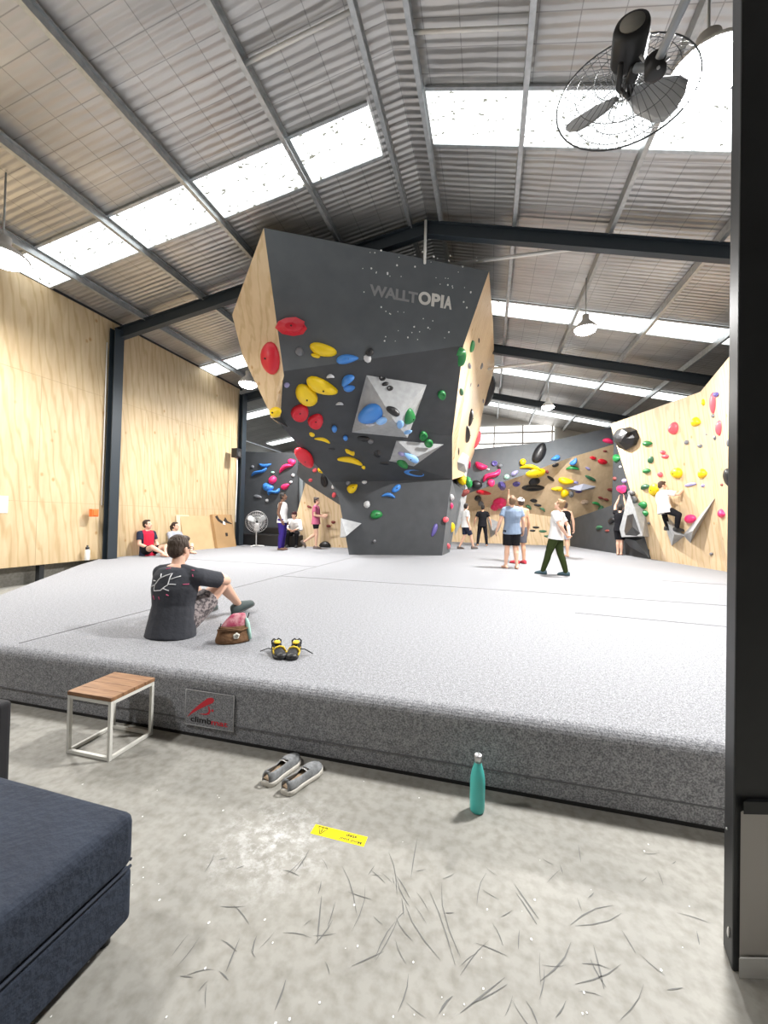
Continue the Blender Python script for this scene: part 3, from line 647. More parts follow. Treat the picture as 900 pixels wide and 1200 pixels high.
TAB='''
BU|342 382.5 34 21 8 facet red|large angular red hold near the top left edge of the boulder front
BU|351 412 10 10 0 blob gry|small grey hold below the angular red one on the boulder
BU|378.5 410 31 16 15 blob yel|plump yellow hold highest of the yellows on the boulder front
BU|370 416.5 11 6 20 blob yel|little yellow foothold tucked under the highest plump yellow one
BU|407.4 420.7 26 15 -4 drop blu|blue teardrop hold right of the highest yellow one on the boulder
BU|433 413 9 10 20 ball blk|black knob at the fold of the boulder above the grey pyramid
BU|430.5 420 9 10 -30 facet sil|silver flake beneath the black knob at the fold of the boulder
BM|387 441 10 7 0 bean sil|silver cup hold between the yellows and the blue crescent
BM|407 445 18 16 -35 bean blu|blue crescent hold left of the grey pyramid on the boulder
BM|409 455 15 7 -5 blob blu|short blue hold directly under the blue crescent
BM|378 452.5 41 20 20 drop yel|longest yellow hold on the boulder front, shaped like a pear
BM|359 463 31 20 40 blob yel|fat oval yellow hold overlapping the left end of the longest yellow
BM|336 451 7 6 0 blob lil|tiny pale lilac hold at the left edge of the boulder overhang
BM|398 473 9 6 0 bean sil|silver cup hold below the longest yellow one on the boulder
BM|351.5 483.5 20 20 0 dish red|left one of two round red dishes on the boulder overhang
BM|370 493.5 17 18 0 dish red|right one of two round red dishes on the boulder overhang
BM|391.5 501 7 7 0 ball blu|small blue ball right of the round red dishes
BM|404.5 511.7 6 6 0 ball blu|tiny blue ball near the lower left corner of the grey pyramid
BM|365.5 508.8 8 5 25 blob yel|small yellow nub beneath the right red dish
BM|378.5 515 19 8 18 bean yel|thin yellow crescent below the round red dishes
BM|389 526 8 3 0 blob blk|flat black chip under the thin yellow crescent
BL|317.6 420 21 38 -4 blob red|big red oval hold on the bright plywood left side of the boulder
BL|323 483 13 12 0 blob yel|yellow hold at the lower corner of the boulder's plywood left side
BM|357 536 28 15 38 blob red|large red hold under the lower left edge of the boulder
VL|434.7 485 27 23 -8 blob blu|big bright blue hold on the left face of the grey pyramid
VL|434 497.5 11 4 0 blob sil|thin silver lip below the big blue hold on the pyramid
VL|447 493 12 10 -10 blob lbl|light blue hold right beside the big blue one on the pyramid
VT|460.7 482 18 9 35 blob blk|black oval hold near the tip of the grey pyramid
VT|448.4 443 8 7 0 dish blk|black ring hold, topmost of three along the pyramid's upper edge
VT|451.5 450 8 5 -15 blob blk|flat black hold, middle of three along the pyramid's upper edge
VT|457 455 8 6 10 dish blk|black ring hold, lowest of three along the pyramid's upper edge
VR|479.4 488 15 23 20 drop grn|big green hold on the right face of the grey pyramid
VB|469 497 9 13 -10 blob lbl|pale blue hold between the pyramid tip and the big green hold
VB|478 506 10 6 -10 blob lbl|small pale blue hold at the lower right corner of the pyramid
UN|517.7 463 10 10 0 dish grn|single green ring hold on the dark panel right of the pyramid
UN|496 511 10 10 0 dish grn|upper one of a pair of green rings under the pyramid
UM|502.5 519.6 10 9 0 dish grn|lower one of a pair of green rings under the pyramid
UL|482 536 20 9 35 drip lbl|pale blue sloping hold in the centre of the flat grey triangle
UB|472 543 15 13 25 bean grn|green curved hold at the left corner of the flat grey triangle
UR|502.5 543 19 11 -35 blob grn|green wedge hold at the right corner of the flat grey triangle
UN|486 553 27 9 4 dish blu|wide blue dish under the tip of the flat grey triangle
UL|471 532 9 5 20 blob lil|small lilac hold on the upper left of the flat grey triangle
UN|442 531 9 9 0 facet blk|black and rough hold left of the flat grey triangle
UN|451 542 13 5 5 blob blk|black low hold at the left tip of the flat grey triangle
UN|426 514 14 6 5 blob blk|black hold hiding under the lower left corner of the pyramid
UN|434 517 8 5 15 blob gry|grey hold beside the black one under the pyramid corner
BM|410 529 10 13 -30 ess yel|twisted yellow hold above the lower long yellow one
BM|411 539.5 30 11 14 bean yel|lower long yellow hold near the bottom of the boulder overhang
BM|426 547.6 5 4 0 blob yel|tiny yellow chip right of the lower long yellow hold
BP|413.3 572 14 13 -45 drop yel|round yellow hold at the top of the boulder pillar
BP|455.5 580.7 16 9 10 bean blu|blue curved hold on the pillar, lower one of the two
BP|464.5 572.5 13 7 -40 blob blu|blue elongated hold on the pillar, upper one of the two
BP|440.8 603 15 10 5 blob grn|lone green hold in the middle of the boulder pillar
BP|430 591 7 8 0 facet sil|small silver hold left above the lone green hold
BP|427 565 6 5 0 blob sil|tiny silver hold right of the round yellow one on the pillar
BP|408 566 6 5 0 blob gry|tiny grey hold left above the round yellow one on the pillar
BP|399.6 559.6 5 5 0 blob lil|tiny pinkish lilac hold at the pillar's upper left edge
BP|449 558 7 4 0 blob dgr|tiny dark green hold at the crease above the pillar
BP|521.4 609 7 7 0 ball cor|small coral hold near the right edge of the pillar
BP|509 621 6 15 20 blob pur|slim purple hold low on the pillar's right
BP|438.6 634 4 4 0 ball gry|tiny grey foothold near the base of the pillar
BS|530 618 6 15 5 drop yel|narrow yellow hold on the dark right side of the pillar
BS|529 593 5 7 0 blob pnk|small pink hold above the narrow yellow one on the pillar side
BS|525 640 5 7 0 blob cor|small coral hold at the foot of the pillar side
BS|529 583 6 8 0 blob sil|small silver hold at the top of the pillar side
BR|539 418 15 26 14 ess grn|large green hold wrapping the right front edge of the boulder
BR|553 406 8 14 10 dish grn|green ring hold on the plywood right side of the boulder
BR|561 399 3 6 0 blob blk|tiny black hold highest on the plywood right side
BR|549.5 429 6 8 0 facet gry|small triangular grey hold beside the large green one on the side
BR|564 429 4 8 15 blob gry|slim grey hold right of the triangular grey one on the side
BR|551 451 3 6 15 blob gry|tiny grey hold midway down the plywood right side
BR|560 452 3 7 10 bean gry|tiny curved grey hold midway down the plywood right side
BR|540.5 459.5 6 9 0 blob dgr|dark green hold on the right front edge below the large green one
BR|542 469.5 6 6 0 facet gry|grey flake just under the dark green hold on the boulder edge
BR|573 459 13 36 14 blob blk|largest black hold, on the outer right edge of the boulder
BR|550.5 489.5 9 20 10 blob blk|black hold, uppermost of three in a row on the plywood side
BR|546 509 12 25 0 blob blk|black hold, middle of three in a row on the plywood side
BR|534 528 9 18 0 blob blk|black hold, lowest of three in a row on the plywood side
BR|559 515 9 26 18 drop cor|long coral hold on the lower plywood side of the boulder
BR|549.5 546 4 12 8 blob pnk|thin pink hold at the bottom tip of the plywood side
BR|566 470 3 7 0 blob gry|tiny grey hold beside the largest black one
FN|541.6 562 11 13 -30 facet yel|angular yellow hold in the gap right of the boulder
FN|549 565 8 13 -15 facet grn|angular green hold touching the yellow one right of the boulder
FN|543.5 578 14 7 -25 facet brn|brownish red wedge under the angular yellow and green holds
BD|563.6 546 15 16 20 arch pnk|pink hooked hold at the left end of the slate band
BD|576 557 24 14 -45 ess pnk|long pink twisted hold below the pink hooked one
BD|575.5 566 9 9 -20 blob pnk|short pink hold at the lower end of the long twisted one
BD|579.5 543 7 7 0 dish pur|purple ring hold right of the pink hooked one
BD|586 546 5 5 0 ball gry|tiny blue-grey ball beside the purple ring
BD|572 550 4 3 0 blob sil|tiny silver chip under the pink hooked hold
BD|593.6 558.7 7 6 0 blob lgn|small mint hold on the lower edge of the slate band
BD|603.3 554.4 10 7 -30 drop lil|lilac teardrop hold left of the yellow pile
BD|612.5 541.6 8 7 0 ball yel|small yellow ball above the long yellow pair
BD|621.7 548 26 10 6 bean yel|upper long yellow hold of the pair on the slate band
BD|628 554.5 25 9 -12 blob yel|lower long yellow hold of the pair on the slate band
BD|632 531 28 13 -62 blob blk|large glossy black hold on the slate band
BD|558.7 568.5 12 11 0 ball blk|black ball hold at the left end of the back wall
BD|567 577 18 6 10 drop red|red wedge hold below the black ball on the back wall
KW|559.5 582.5 8 6 0 ball blk|black hold, upper of two hanging over the person in black
KW|563 588.5 7 6 0 ball gry|charcoal hold, lower of two hanging over the person in black
BD|588 569 9 9 0 facet pur|purple rough hold left on the back overhang
BD|605 567 9 6 0 dish pur|purple ring hold in the middle of the back overhang
OV|626 564 14 8 -25 blob blk|black oval hold under the long yellow pair
OV|624.7 571.5 28 7 0 dish blk|wide black disc hold on the back overhang
KW|586 589 14 12 0 facet pnk|big spiky pink hold beside the man in blue
KW|580 594 9 8 -20 facet pnk|smaller spiky pink hold left of the big spiky one
KW|625 586.5 10 4 10 blob blk|flat black hold right of the white cap
KW|630 592 9 3 5 blob blk|thin black hold under the flat black one near the white cap
KW|619.5 594 8 7 30 bean dgr|dark green curved hold close behind the capped man
KW|636 597 8 5 35 bean dgr|dark green curved hold left of the woman in white
KW|628 618 8 3 0 blob blk|thin black foothold, right one of two low on the back kicker
KW|624 621.8 7 2.5 0 blob blk|thin black foothold, left one of two low on the back kicker
KW|636 622.6 10 3 2 blob dgr|flat green foothold, upper of two low on the back kicker
KW|642 628.5 9 3 5 blob dgr|flat green foothold, lower of two low on the back kicker
BD|651 537 11 8 -15 drip blu|blue hold on the edge of the slate band, right of the black one
OV|651 545 9 4 -20 blob blk|black hold just below the blue one on the band edge
OV|672 541 11 9 -40 arch blu|blue hooked hold at the top of the plywood overhang
OV|671 548.5 16 7 0 bean grn|green dish hold under the blue hooked one
OV|663.6 563.6 18 10 8 drop yel|bright yellow hold on the back overhang, upper of three
OV|653 573 15 6 0 drip yel|yellow flat hold on the back overhang, left of three
OV|662 578 10 12 0 drop yel|yellow hold on the back overhang, lowest of three
OV|669.5 579 6 8 0 facet gry|grey hold clinging to the lowest yellow on the overhang
OV|678 576 9 3 0 blob pur|thin purple hold under the lavender volume
OV|675 565.5 6 3 0 blob lil|tiny lilac hold on top of the lavender volume
OV|646 561 11 4 30 blob blk|slim black hold left of the bright yellow on the overhang
OV|641 553 4 4 0 blob brn|tiny maroon hold right of the long yellow pair
OV|695 536.7 8 4 10 blob red|smaller red hold, left one of a pair high on the plywood overhang
OV|706 541 12 6 12 blob red|larger red hold, right one of a pair high on the plywood overhang
OV|709 528.7 5 2.5 0 blob brn|tiny brown chip above the red pair
BD|712.5 517 14 11 15 bean pnk|pink hooked hold at the right end of the slate band
OV|689 549 7 3 25 blob lil|tiny pale hold in the middle of the plywood overhang
OV|692 560.5 15 4 25 blob dgr|long thin green hold on the right of the plywood overhang
OV|716 574 9 4 10 facet brn|maroon wedge right of the lavender volume
OV|704 583.5 7 3 15 blob brn|maroon chip, left one of two above the green cluster
OV|710.5 585.5 7 3 15 blob brn|maroon chip, right one of two above the green cluster
OV|699 590.5 12 6 20 bean grn|green hold, upper of the cluster at the slate corner
OV|704.5 597 8 9 0 blob dgr|dark green hold, lower of the cluster at the slate corner
OV|685 588 9 6 0 facet bei|beige pinch hold below the lavender volume
RT|723.5 537 8 13 0 drop grn|green hold in the corner beside the plywood wall
RT|729.6 573 10 9 0 facet pnk|pink spiky hold above the reaching climber in the corner
RT|732 563.6 5 6 0 blob lil|lilac hold above the pink spiky one in the corner
RT|720.5 561 4 5 0 blob brn|tiny maroon hold at the edge of the corner wall
RT|727 547 3 3 0 blob sil|tiny silver chip in the corner below the green hold
RT|702.7 618.5 7 9 -20 bean dgr|dark green hold low on the slate corner wall
RT|711.5 622 5 3 0 blob brn|tiny maroon hold low on the slate corner wall
RT|717 610 8 6 -35 blob blk|black hold low on the slate corner wall
RA|736 512.5 26 26 0 facet blk|large faceted black hold at the top left of the plywood wall
RA|759.4 519.6 10 9 0 drop grn|green hold, topmost of the column on the plywood wall
RA|763 538.8 6 9 10 blob dgr|slim dark green hold, second down the column on the plywood wall
RA|758.7 551.7 8 8 0 drop grn|small green hold, third down the column on the plywood wall
RA|757 570.6 10 12 -30 bean dgr|dark green hold touching a yellow one on the plywood wall
RA|754 592 9 9 0 blob grn|green hold, upper one of the lowest pair on the plywood wall
RA|754.5 602 10 9 0 blob grn|green hold, lower one of the lowest pair on the plywood wall
RA|790 502 10 15 0 blob cor|coral egg-shaped hold alone in the upper plywood wall
RA|777 530 6 5 0 blob cor|small coral hold, upper one of a touching pair
RA|779.7 535 9 5 -5 blob cor|small coral hold, lower one of a touching pair
RA|774 556 6 6 -30 blob cor|little coral bean left above the climber
RA|828 471 9 13 10 drop yel|yellow hold, highest on the plywood wall beside a long red one
RA|816.5 494.4 10 14 15 drop yel|yellow hold, second highest on the plywood wall
RA|793.7 554.3 13 12 0 blob yel|round yellow hold just above the climber's head
RA|824 555 9 16 10 drop yel|tall yellow hold right of the climber
RA|839.5 536.4 8 15 0 facet yel|yellow angular hold near the vertical fold of the plywood wall
RA|767 573.7 10 14 0 blob yel|yellow hold left of the climber beside a dark green one
RB|836 472 8 24 0 blob cor|tall coral hold at the top of the plywood fold
RB|839.5 462 8 6 20 facet pur|dark purple hold at the tip of the tall coral one
RB|843 501.4 7 19 0 blob cor|slim coral hold, left one of two ovals on the narrow panel
RB|861 498.3 9 25 0 dish cor|long coral oval ring, right one of two on the narrow panel
RB|861 573.7 7 12 -10 blob cor|coral hold, top of the stack of three at the right edge
RB|861.6 584.6 6 9 0 blob cor|coral hold, middle of the stack of three at the right edge
RB|863.5 593 5 8 -10 drop cor|coral hold, bottom of the stack of three at the right edge
RB|846.5 602 9 13 0 drop pnk|pink half-round hold low on the narrow plywood panel
RA|809.5 608 12 11 -20 blob pnk|pink hold at the climber's foot
RB|853 559 9 20 -8 blob blk|black oval hold on the narrow plywood panel
RA|805 518.5 5 6 0 facet gry|small grey hold below the coral egg, left one of two
RA|820.5 522.4 6 4 0 facet gry|small grey hold below the coral egg, right one of two
RB|836 487.4 4 5 0 facet gry|tiny grey hold beneath the tall coral one
RB|838 513 4 6 0 facet gry|tiny grey hold left below the slim coral oval
RB|870 470 6 8 0 facet gry|grey triangular hold high at the far right edge
RA|828.6 509 3 3 0 blob gry|tiny grey chip left of the slim coral oval
RB|853 519 2.5 9 0 blob gry|thin grey sliver between the two coral ovals
RA|824 569 4 4 0 blob lil|tiny lilac chip right of the climber's hand
RB|846 568 4 3 0 blob brn|tiny brown chip left of the black oval
RB|871 563 5 7 0 facet bei|beige hold at the right edge beside the black oval
RA|742 577.6 7 7 0 ball gry|small grey ball above the truncated volume
RA|744.4 586 10 10 0 ball gry|larger charcoal ball above the truncated volume
RA|770.7 588 3 11 -15 blob bei|thin beige stick hold left of the grey V
RA|809 568 15 4 -12 facet lil|blue-grey ledge gripped by the climber
RA|834.7 649 3.5 3.5 0 ball gry|tiny grey foothold low on the plywood wall
RA|761 613 2.5 3 0 ball gry|tiny grey foothold near the left edge of the plywood wall
RB|867 640 3 3 0 ball gry|tiny grey foothold low at the right edge, upper one of two
RB|866 652 3 3 0 ball gry|tiny grey foothold low at the right edge, lower one of two
FL|310.6 545 15 8 0 arch blu|blue arched hold, upper left of the far charcoal wall
FL|304 553 20 8 -35 ess blu|blue wavy hold hanging below the blue arched one
FL|314 571 14 9 20 blob blu|blue hold, left part of the lower pair above the fan
FL|321 576.5 14 11 -40 ess blu|blue hold, right part of the lower pair above the fan
FL|335 548 18 10 -25 bean pnk|pink curved hold at the right of the far charcoal wall
FL|342 541.5 10 7 15 blob pnk|pink hold at the top end of the pink curved one
FL|319.5 562.6 10 9 -45 blob pnk|pink triangular hold between the two blue groups
FL|334.6 570 11 8 -25 drop pnk|pink hold, lowest on the far charcoal wall
FL|296 547 4 4 0 blob gry|tiny grey hold left of the blue arched one
FL|319.5 553.7 4 3 0 blob lgn|tiny mint chip right of the blue arched one
FL|341 565 4 3 0 blob sil|tiny silver chip above the lowest pink hold
FL|343.5 557 4 4 0 blob sil|tiny silver chip below the pink curved hold
FL|302 582 10 4 10 blob gry|flat grey hold above the pedestal fan
FL|313 586.6 4 4 0 blob sil|tiny silver chip right of the flat grey hold above the fan
PL|385 616.5 5 4 0 blob brn|maroon chip on the plywood facet, left one near the walking woman
PL|390.6 612 5 4 0 blob brn|maroon chip on the plywood facet, right one near the boulder
PL|362.5 594 6 3 20 blob brn|maroon sliver left of the walking woman's head
GL|380 563.5 8 15 -20 dish blk|black ring hold on the grey facet left of the pillar
GL|369 551 5 5 0 blob cor|tiny coral hold high on the grey facet
GL|364 562.6 5 4 0 blob cor|tiny coral hold at the left of the grey facet
GL|391.5 580 5 6 0 blob cor|tiny coral hold at the right of the grey facet
GL|390.6 570 4 6 0 blob wht|small white hold right of the black ring on the grey facet
GL|376.4 551 9 6 30 blob yel|small yellow hold high on the grey facet by the boulder
'''
for ln in TAB.strip().split('\n'):
    pl,g,lab=ln.split('|'); g=g.split(); hold(pl,*[float(x) for x in g[:5]],g[5],g[6],lab)
assert len(set(HOLDS))==len(HOLDS),[x for x in HOLDS if HOLDS.count(x)>1]
# ================================================================ people
SKIN={k:mat('skin_'+k,c,.55) for k,c in dict(light=(.66,.40,.29),tan=(.50,.28,.18),dark=(.16,.08,.05)).items()}
eye_m=mat('eye_dark',(.03,.02,.02),.3); lip_m=mat('lips',(.45,.16,.14),.5)
FAB={}
def fab(n,c,**k):
    return mat('fabric_'+n,c,.9,spec=.15,bump=(14,.25,(1,1,1)),**k)
def lerp(a,b,t): return V(a)+(V(b)-V(a))*t
DEF=dict(pelvis=(0,0,.95),chest=(0,.0,1.27),neck=(0,-.01,1.49),head=(0,.02,1.64),shL=(-.185,-.01,1.42),shR=(.185,-.01,1.42),elL=(-.235,-.03,1.13),elR=(.235,-.03,1.13),wrL=(-.25,.05,.88),wrR=(.25,.05,.88),
 hiL=(-.09,0,.92),hiR=(.09,0,.92),knL=(-.10,.02,.50),knR=(.10,.02,.50),anL=(-.11,-.02,.085),anR=(.11,-.02,.085))
def person(label,loc,az,h,pose,top=None,topcol=None,bottom='shorts',botcol=None,shoes=None,hair='short',haircol=(.04,.025,.018),skin='light',hyaw=0,hpitch=0,footdir=(0,0),footpitch=(0,0),vox=.010,sleeve=.55,shortlen=.85,group=None,face=True,girth=1.0,handdir={},curl=.5,hatcol=None,name='person',extras=None,sitting=False,legw=1.0):
    s=h/1.75; J={k:V(v) for k,v in DEF.items()}
    for k,v in pose.items(): J[k]=V(v)
    RZ=Matrix.Rotation(-R(az),3,'Z'); loc=V(loc)
    W=lambda p: loc+RZ@(V(p)*s)
    D=lambda d: RZ@V(d)
    up=(J['neck']-J['pelvis']).normalized()
    lat_h=(J['hiR']-J['hiL']).normalized(); lat_s=(J['shR']-J['shL']).normalized()
    P,C,N,Hd=J['pelvis'],J['chest'],J['neck'],J['head']
    low=P-up*.07
    def torso(g,top_t=1.0,bot=None,neck=True):
        st=[(low if bot is None else bot,.150,.110,0),(P,.168,.122,0),(lerp(P,C,.5),.146,.106,.5),(C,.165,.120,.9),(lerp(C,N,.55),.170,.108,1),(lerp(C,N,.85),.125,.085,1)]
        if neck: st+=[(lerp(C,N,1.04),.066,.062,1)]
        out=[]
        for i,(c,a,b,t) in enumerate(st):
            la=(lat_h*(1-t)+lat_s*t).normalized(); tg=up; fr=tg.cross(la).normalized(); la=fr.cross(tg)
            out.append((W(c),D(la)*(a*girth+g)*s,D(fr)*(b*girth+g)*s))
        return out
    def T(mb,pts,rad): mb.tube([W(p) for p in pts],[r*s for r in rad],12,round_=True)
    # head frame
    hy=R(hyaw); hp=R(hpitch); fwd=V((math.sin(hy)*math.cos(hp),math.cos(hy)*math.cos(hp),math.sin(hp))); hr=V((math.cos(hy),-math.sin(hy),0)); hu=hr.cross(fwd)
    HM_=Matrix((D(hr),D(fwd),D(hu))).transposed()
    def Hp(x,y,z): return W(Hd+hr*x+fwd*y+hu*z)
    body=MB(); body.loft(torso(0),16)
    for sd in 'LR':
        sg=-1 if sd=='L' else 1
        sh,el,wr,hi,kn,an=(J[k+sd] for k in('sh','el','wr','hi','kn','an'))
        T(body,[lerp(N,sh,.25)-V((0,0,.035)),sh],[.06,.058]); T(body,[sh,lerp(sh,el,.4),el],[.056*girth,.050*girth,.040]); T(body,[el,lerp(el,wr,.3),wr],[.041,.043,.027])
        T(body,[lerp(P,hi,.9),lerp(hi,kn,.35),kn],[.098*girth*legw,.086*girth*legw,.058]); T(body,[kn,lerp(kn,an,.3)-V((0,.012,0)),lerp(kn,an,.7),an],[.056,.058*legw,.043,.036])
        fd=R(footdir['LR'.index(sd)]); fpp=R(footpitch['LR'.index(sd)])
        f=V((math.sin(fd)*math.cos(fpp),math.cos(fd)*math.cos(fpp),math.sin(fpp))); fu=V((-math.sin(fd)*math.sin(fpp),-math.cos(fd)*math.sin(fpp),math.cos(fpp)))
        hb=an-f*.045-fu*.045; T(body,[hb,an+f*.02-fu*.035,an+f*.12-fu*.055,an+f*.165-fu*.058],[.036,.040,.036,.022])
        J['foot'+sd]=(an,f,fu)
        # hand
        d=(wr-el).normalized()
        hd=handdir.get(sd); 
        if hd: d=V(hd).normalized()
        pn=V((-sg,0,0)); pn=(pn-d*pn.dot(d))
        if pn.length<.2: pn=V((0,0,-1))-d*(-d.z)
        pn.normalize(); sw=d.cross(pn)
        if sd=='R': sw=-sw
        if sw.dot(V((0,1,0)))<0 and abs(d.z)>.6: sw=-sw
        body.loft([(W(wr+d*t),D(sw)*a*s,D(pn)*b*s) for t,a,b in((-.02,.027,.024),(.02,.034,.019),(.06,.042,.017),(.09,.040,.014))],12)
        for q,(o_,l_) in enumerate(((.031,.068),(.0105,.078),(-.0105,.073),(-.031,.056))):
            b0_=wr+d*.075+sw*o_; pts=[b0_]; ang=0
            for sgm in (.42,.33,.28):
                ang+=curl*.55; pts.append(pts[-1]+(d*math.cos(ang)+pn*math.sin(ang)+sw*o_*1.3)*l_*sgm*1.15)
            T(body,[pts[0]-d*.03]+pts,[.0095,.0095,.009,.0085,.0075])
        tb=wr+d*.02+sw*.028; T(body,[tb,tb+(d*.6+sw*.8)*.035,tb+(d*.85+sw*.55+pn*.3)*.072],[.013,.011,.009])
    T(body,[lerp(C,N,.8),N,lerp(N,Hd,.55)],[.062,.056,.052])
    body.ball(Hp(0,-.012,.035),(.074*s,.092*s,.088*s),HM_,16,11); body.ball(Hp(0,.020,-.035),(.060*s,.070*s,.078*s),HM_,14,9)
    body.ball(Hp(0,.050,-.085),(.030*s,.034*s,.026*s),HM_,10,7)
    body.tube([Hp(0,.084,.02),Hp(0,.106,-.022),Hp(0,.092,-.034)],[.010*s,.016*s,.012*s],8,round_=True)
    for sg in(-1,1): body.ball(Hp(sg*.077,-.008,-.005),(.012*s,.022*s,.034*s),HM_,8,6)
    me=remesh(body,'person_body',vox*s)
    me.materials.append(SKIN[skin]); me.materials.append(eye_m); me.materials.append(lip_m)
    if face:
        ey=[Hp(sg*.031,.078,.012) for sg in(-1,1)]; mo=Hp(0,.090,-.060)
        for p_ in me.polygons:
            c=p_.center
            if min((c-e).length for e in ey)<.014*s: p_.material_index=1
            q=HM_.inverted()@(c-mo)
            if abs(q.x)<.024*s and abs(q.z)<.008*s and abs(q.y)<.035*s: p_.material_index=2
    root=bpy.data.objects.new(name,None); COL.objects.link(root); root.location=loc; tag(root,label,'person',group)
    def child(nm,me_,m=None,par=None):
        me_.transform(Matrix.Translation(-loc)); 
        if m is not None: me_.materials.clear(); me_.materials.append(m)
        o=bpy.data.objects.new(nm,me_); COL.objects.link(o); o.parent=par or root; return o
    child('body',me)
    # clothing
    if top:
        t=MB(); bot=P-up*(.11 if not sitting else .135) if top!='crop' else lerp(P,C,.4)
        tr=torso(.027,bot=bot,neck=False); tr[0]=(tr[0][0],tr[1][1]*1.07,tr[1][2]*1.12); tr.append((W(lerp(C,N,.97)),D(lat_s)*.082*s,D(up.cross(lat_s))*.074*s))
        t.loft(tr,18)
        if top!='tank':
            for sd in 'LR':
                sh,el=J['sh'+sd],J['el'+sd]
                T(t,[lerp(N,sh,.25)-V((0,0,.03)),sh],[.072,.072]); 
                e=lerp(sh,el,sleeve); t.tube([W(sh),W(lerp(sh,e,.5)),W(e)],[.071*s*girth,.069*s*girth,.068*s*girth],14)
                if sleeve>1.0:
                    t.tube([W(el),W(lerp(el,J['wr'+sd],sleeve-1))],[.056*s,.045*s],12,round_=True)
        m2=remesh(t,'top',.010*s,2); so=child('shirt' if top!='tank' else 'tank_top',m2,topcol); root_top=so
        if isinstance(topcol,tuple): pass
    else: so=None
    b=MB()
    tr=torso(.008,neck=False)[:3]; wt=lerp(P,C,.12); tr[2]=(W(wt),tr[1][1]*.96,tr[1][2]*.96); b.loft(tr,16)
    if sitting: b.ball(W(P-up*.03),(.178*s*girth,.135*s*girth,.115*s),RZ)
    for sd in 'LR':
        hi,kn,an=J['hi'+sd],J['kn'+sd],J['an'+sd]
        if bottom=='shorts':
            e=lerp(hi,kn,shortlen); b.tube([W(lerp(P,hi,.9)),W(lerp(hi,kn,.4)),W(e)],[.112*s*girth*legw,.103*s*girth*legw,.094*s*girth*legw],14)
        else:
            T(b,[lerp(P,hi,.9),lerp(hi,kn,.4),kn],[.110*legw*girth,.096*legw*girth,.074*legw]); T(b,[kn,lerp(kn,an,.3)-V((0,.01,0)),an+V((0,0,.01))],[.073*legw,.072*legw,.054*legw])
    child('shorts' if bottom=='shorts' else 'trousers',remesh(b,'bottom',.010*s,2),botcol)
    if shoes:
        for sd in 'LR':
            an,f,fu=J['foot'+sd]; sidev=f.cross(fu)
            t=MB(); pr=[(-.092,.014,.036,.0),(-.080,.036,.060,.008),(-.03,.043,.066,.014),(.04,.047,.058,.010),(.11,.050,.044,.0),(.165,.042,.032,-.006),(.194,.014,.014,-.02)]
            t.loft([(W(an+f*y-fu*(.052-z)),D(sidev)*a*s,D(fu)*b_*s) for y,a,b_,z in pr],12); sk=child('shoe',t.mesh('shoe'),shoes)
            t=MB(); t.loft([(W(an+f*y-fu*.083),D(sidev)*(a+.004)*s,D(fu)*.012*s) for y,a,b_,z in pr],12); child('sole',t.mesh('sole'),mat('shoe_sole',(.05,.05,.05),.7),sk)
    hm=mat('hair_%.2f_%.2f'%haircol[:2],haircol,.6,bump=(60,.5,(1,1,.3)))
    if hair!='none':
        t=MB(); t.ball(Hp(0,-.026,.050),(.082*s,.092*s,.088*s),HM_,16,10)
        t.ball(Hp(0,-.05,.005),(.078*s,.068*s,.085*s),HM_,14,9)
        for sg in(-1,1): t.ball(Hp(sg*.062,-.005,.035),(.020*s,.045*s,.055*s),HM_,10,7)
        t.ball(Hp(0,.035,.098),(.058*s,.048*s,.032*s),HM_,12,7)
        if hair=='bun': t.ball(Hp(0,-.075,.105),(.045*s,.042*s,.042*s),HM_)
        if hair=='tail': t.tube([Hp(0,-.09,.05),Hp(0,-.14,.02),Hp(0,-.14,-.06),Hp(0,-.12,-.14)],[.03*s,.035*s,.032*s,.012*s],10,round_=True)
        if hair=='long': t.tube([Hp(0,-.06,.03),Hp(0,-.085,-.06),Hp(0,-.085,-.14)],[.08*s,.075*s,.05*s],12,round_=True)
        child('hair',remesh(t,'hair',.009*s,2),hm)
    if hatcol:
        t=MB(); t.ball(Hp(0,-.012,.062),(.086*s,.104*s,.075*s),HM_,16,10); cp=child('cap',t.mesh('cap'),hatcol)
        t=MB(); t.loft([(Hp(0,.07,.066),D(hr)*.068*s,D(hu)*.006*s),(Hp(0,.12,.060),D(hr)*.062*s,D(hu)*.006*s),(Hp(0,.158,.050),D(hr)*.035*s,D(hu)*.005*s)],12); child('brim',t.mesh('brim'),hatcol,cp)
    if extras: extras(root,W,D,Hp,HM_,so,child,s)
    return root
tee=lambda n,c: fab(n,c)
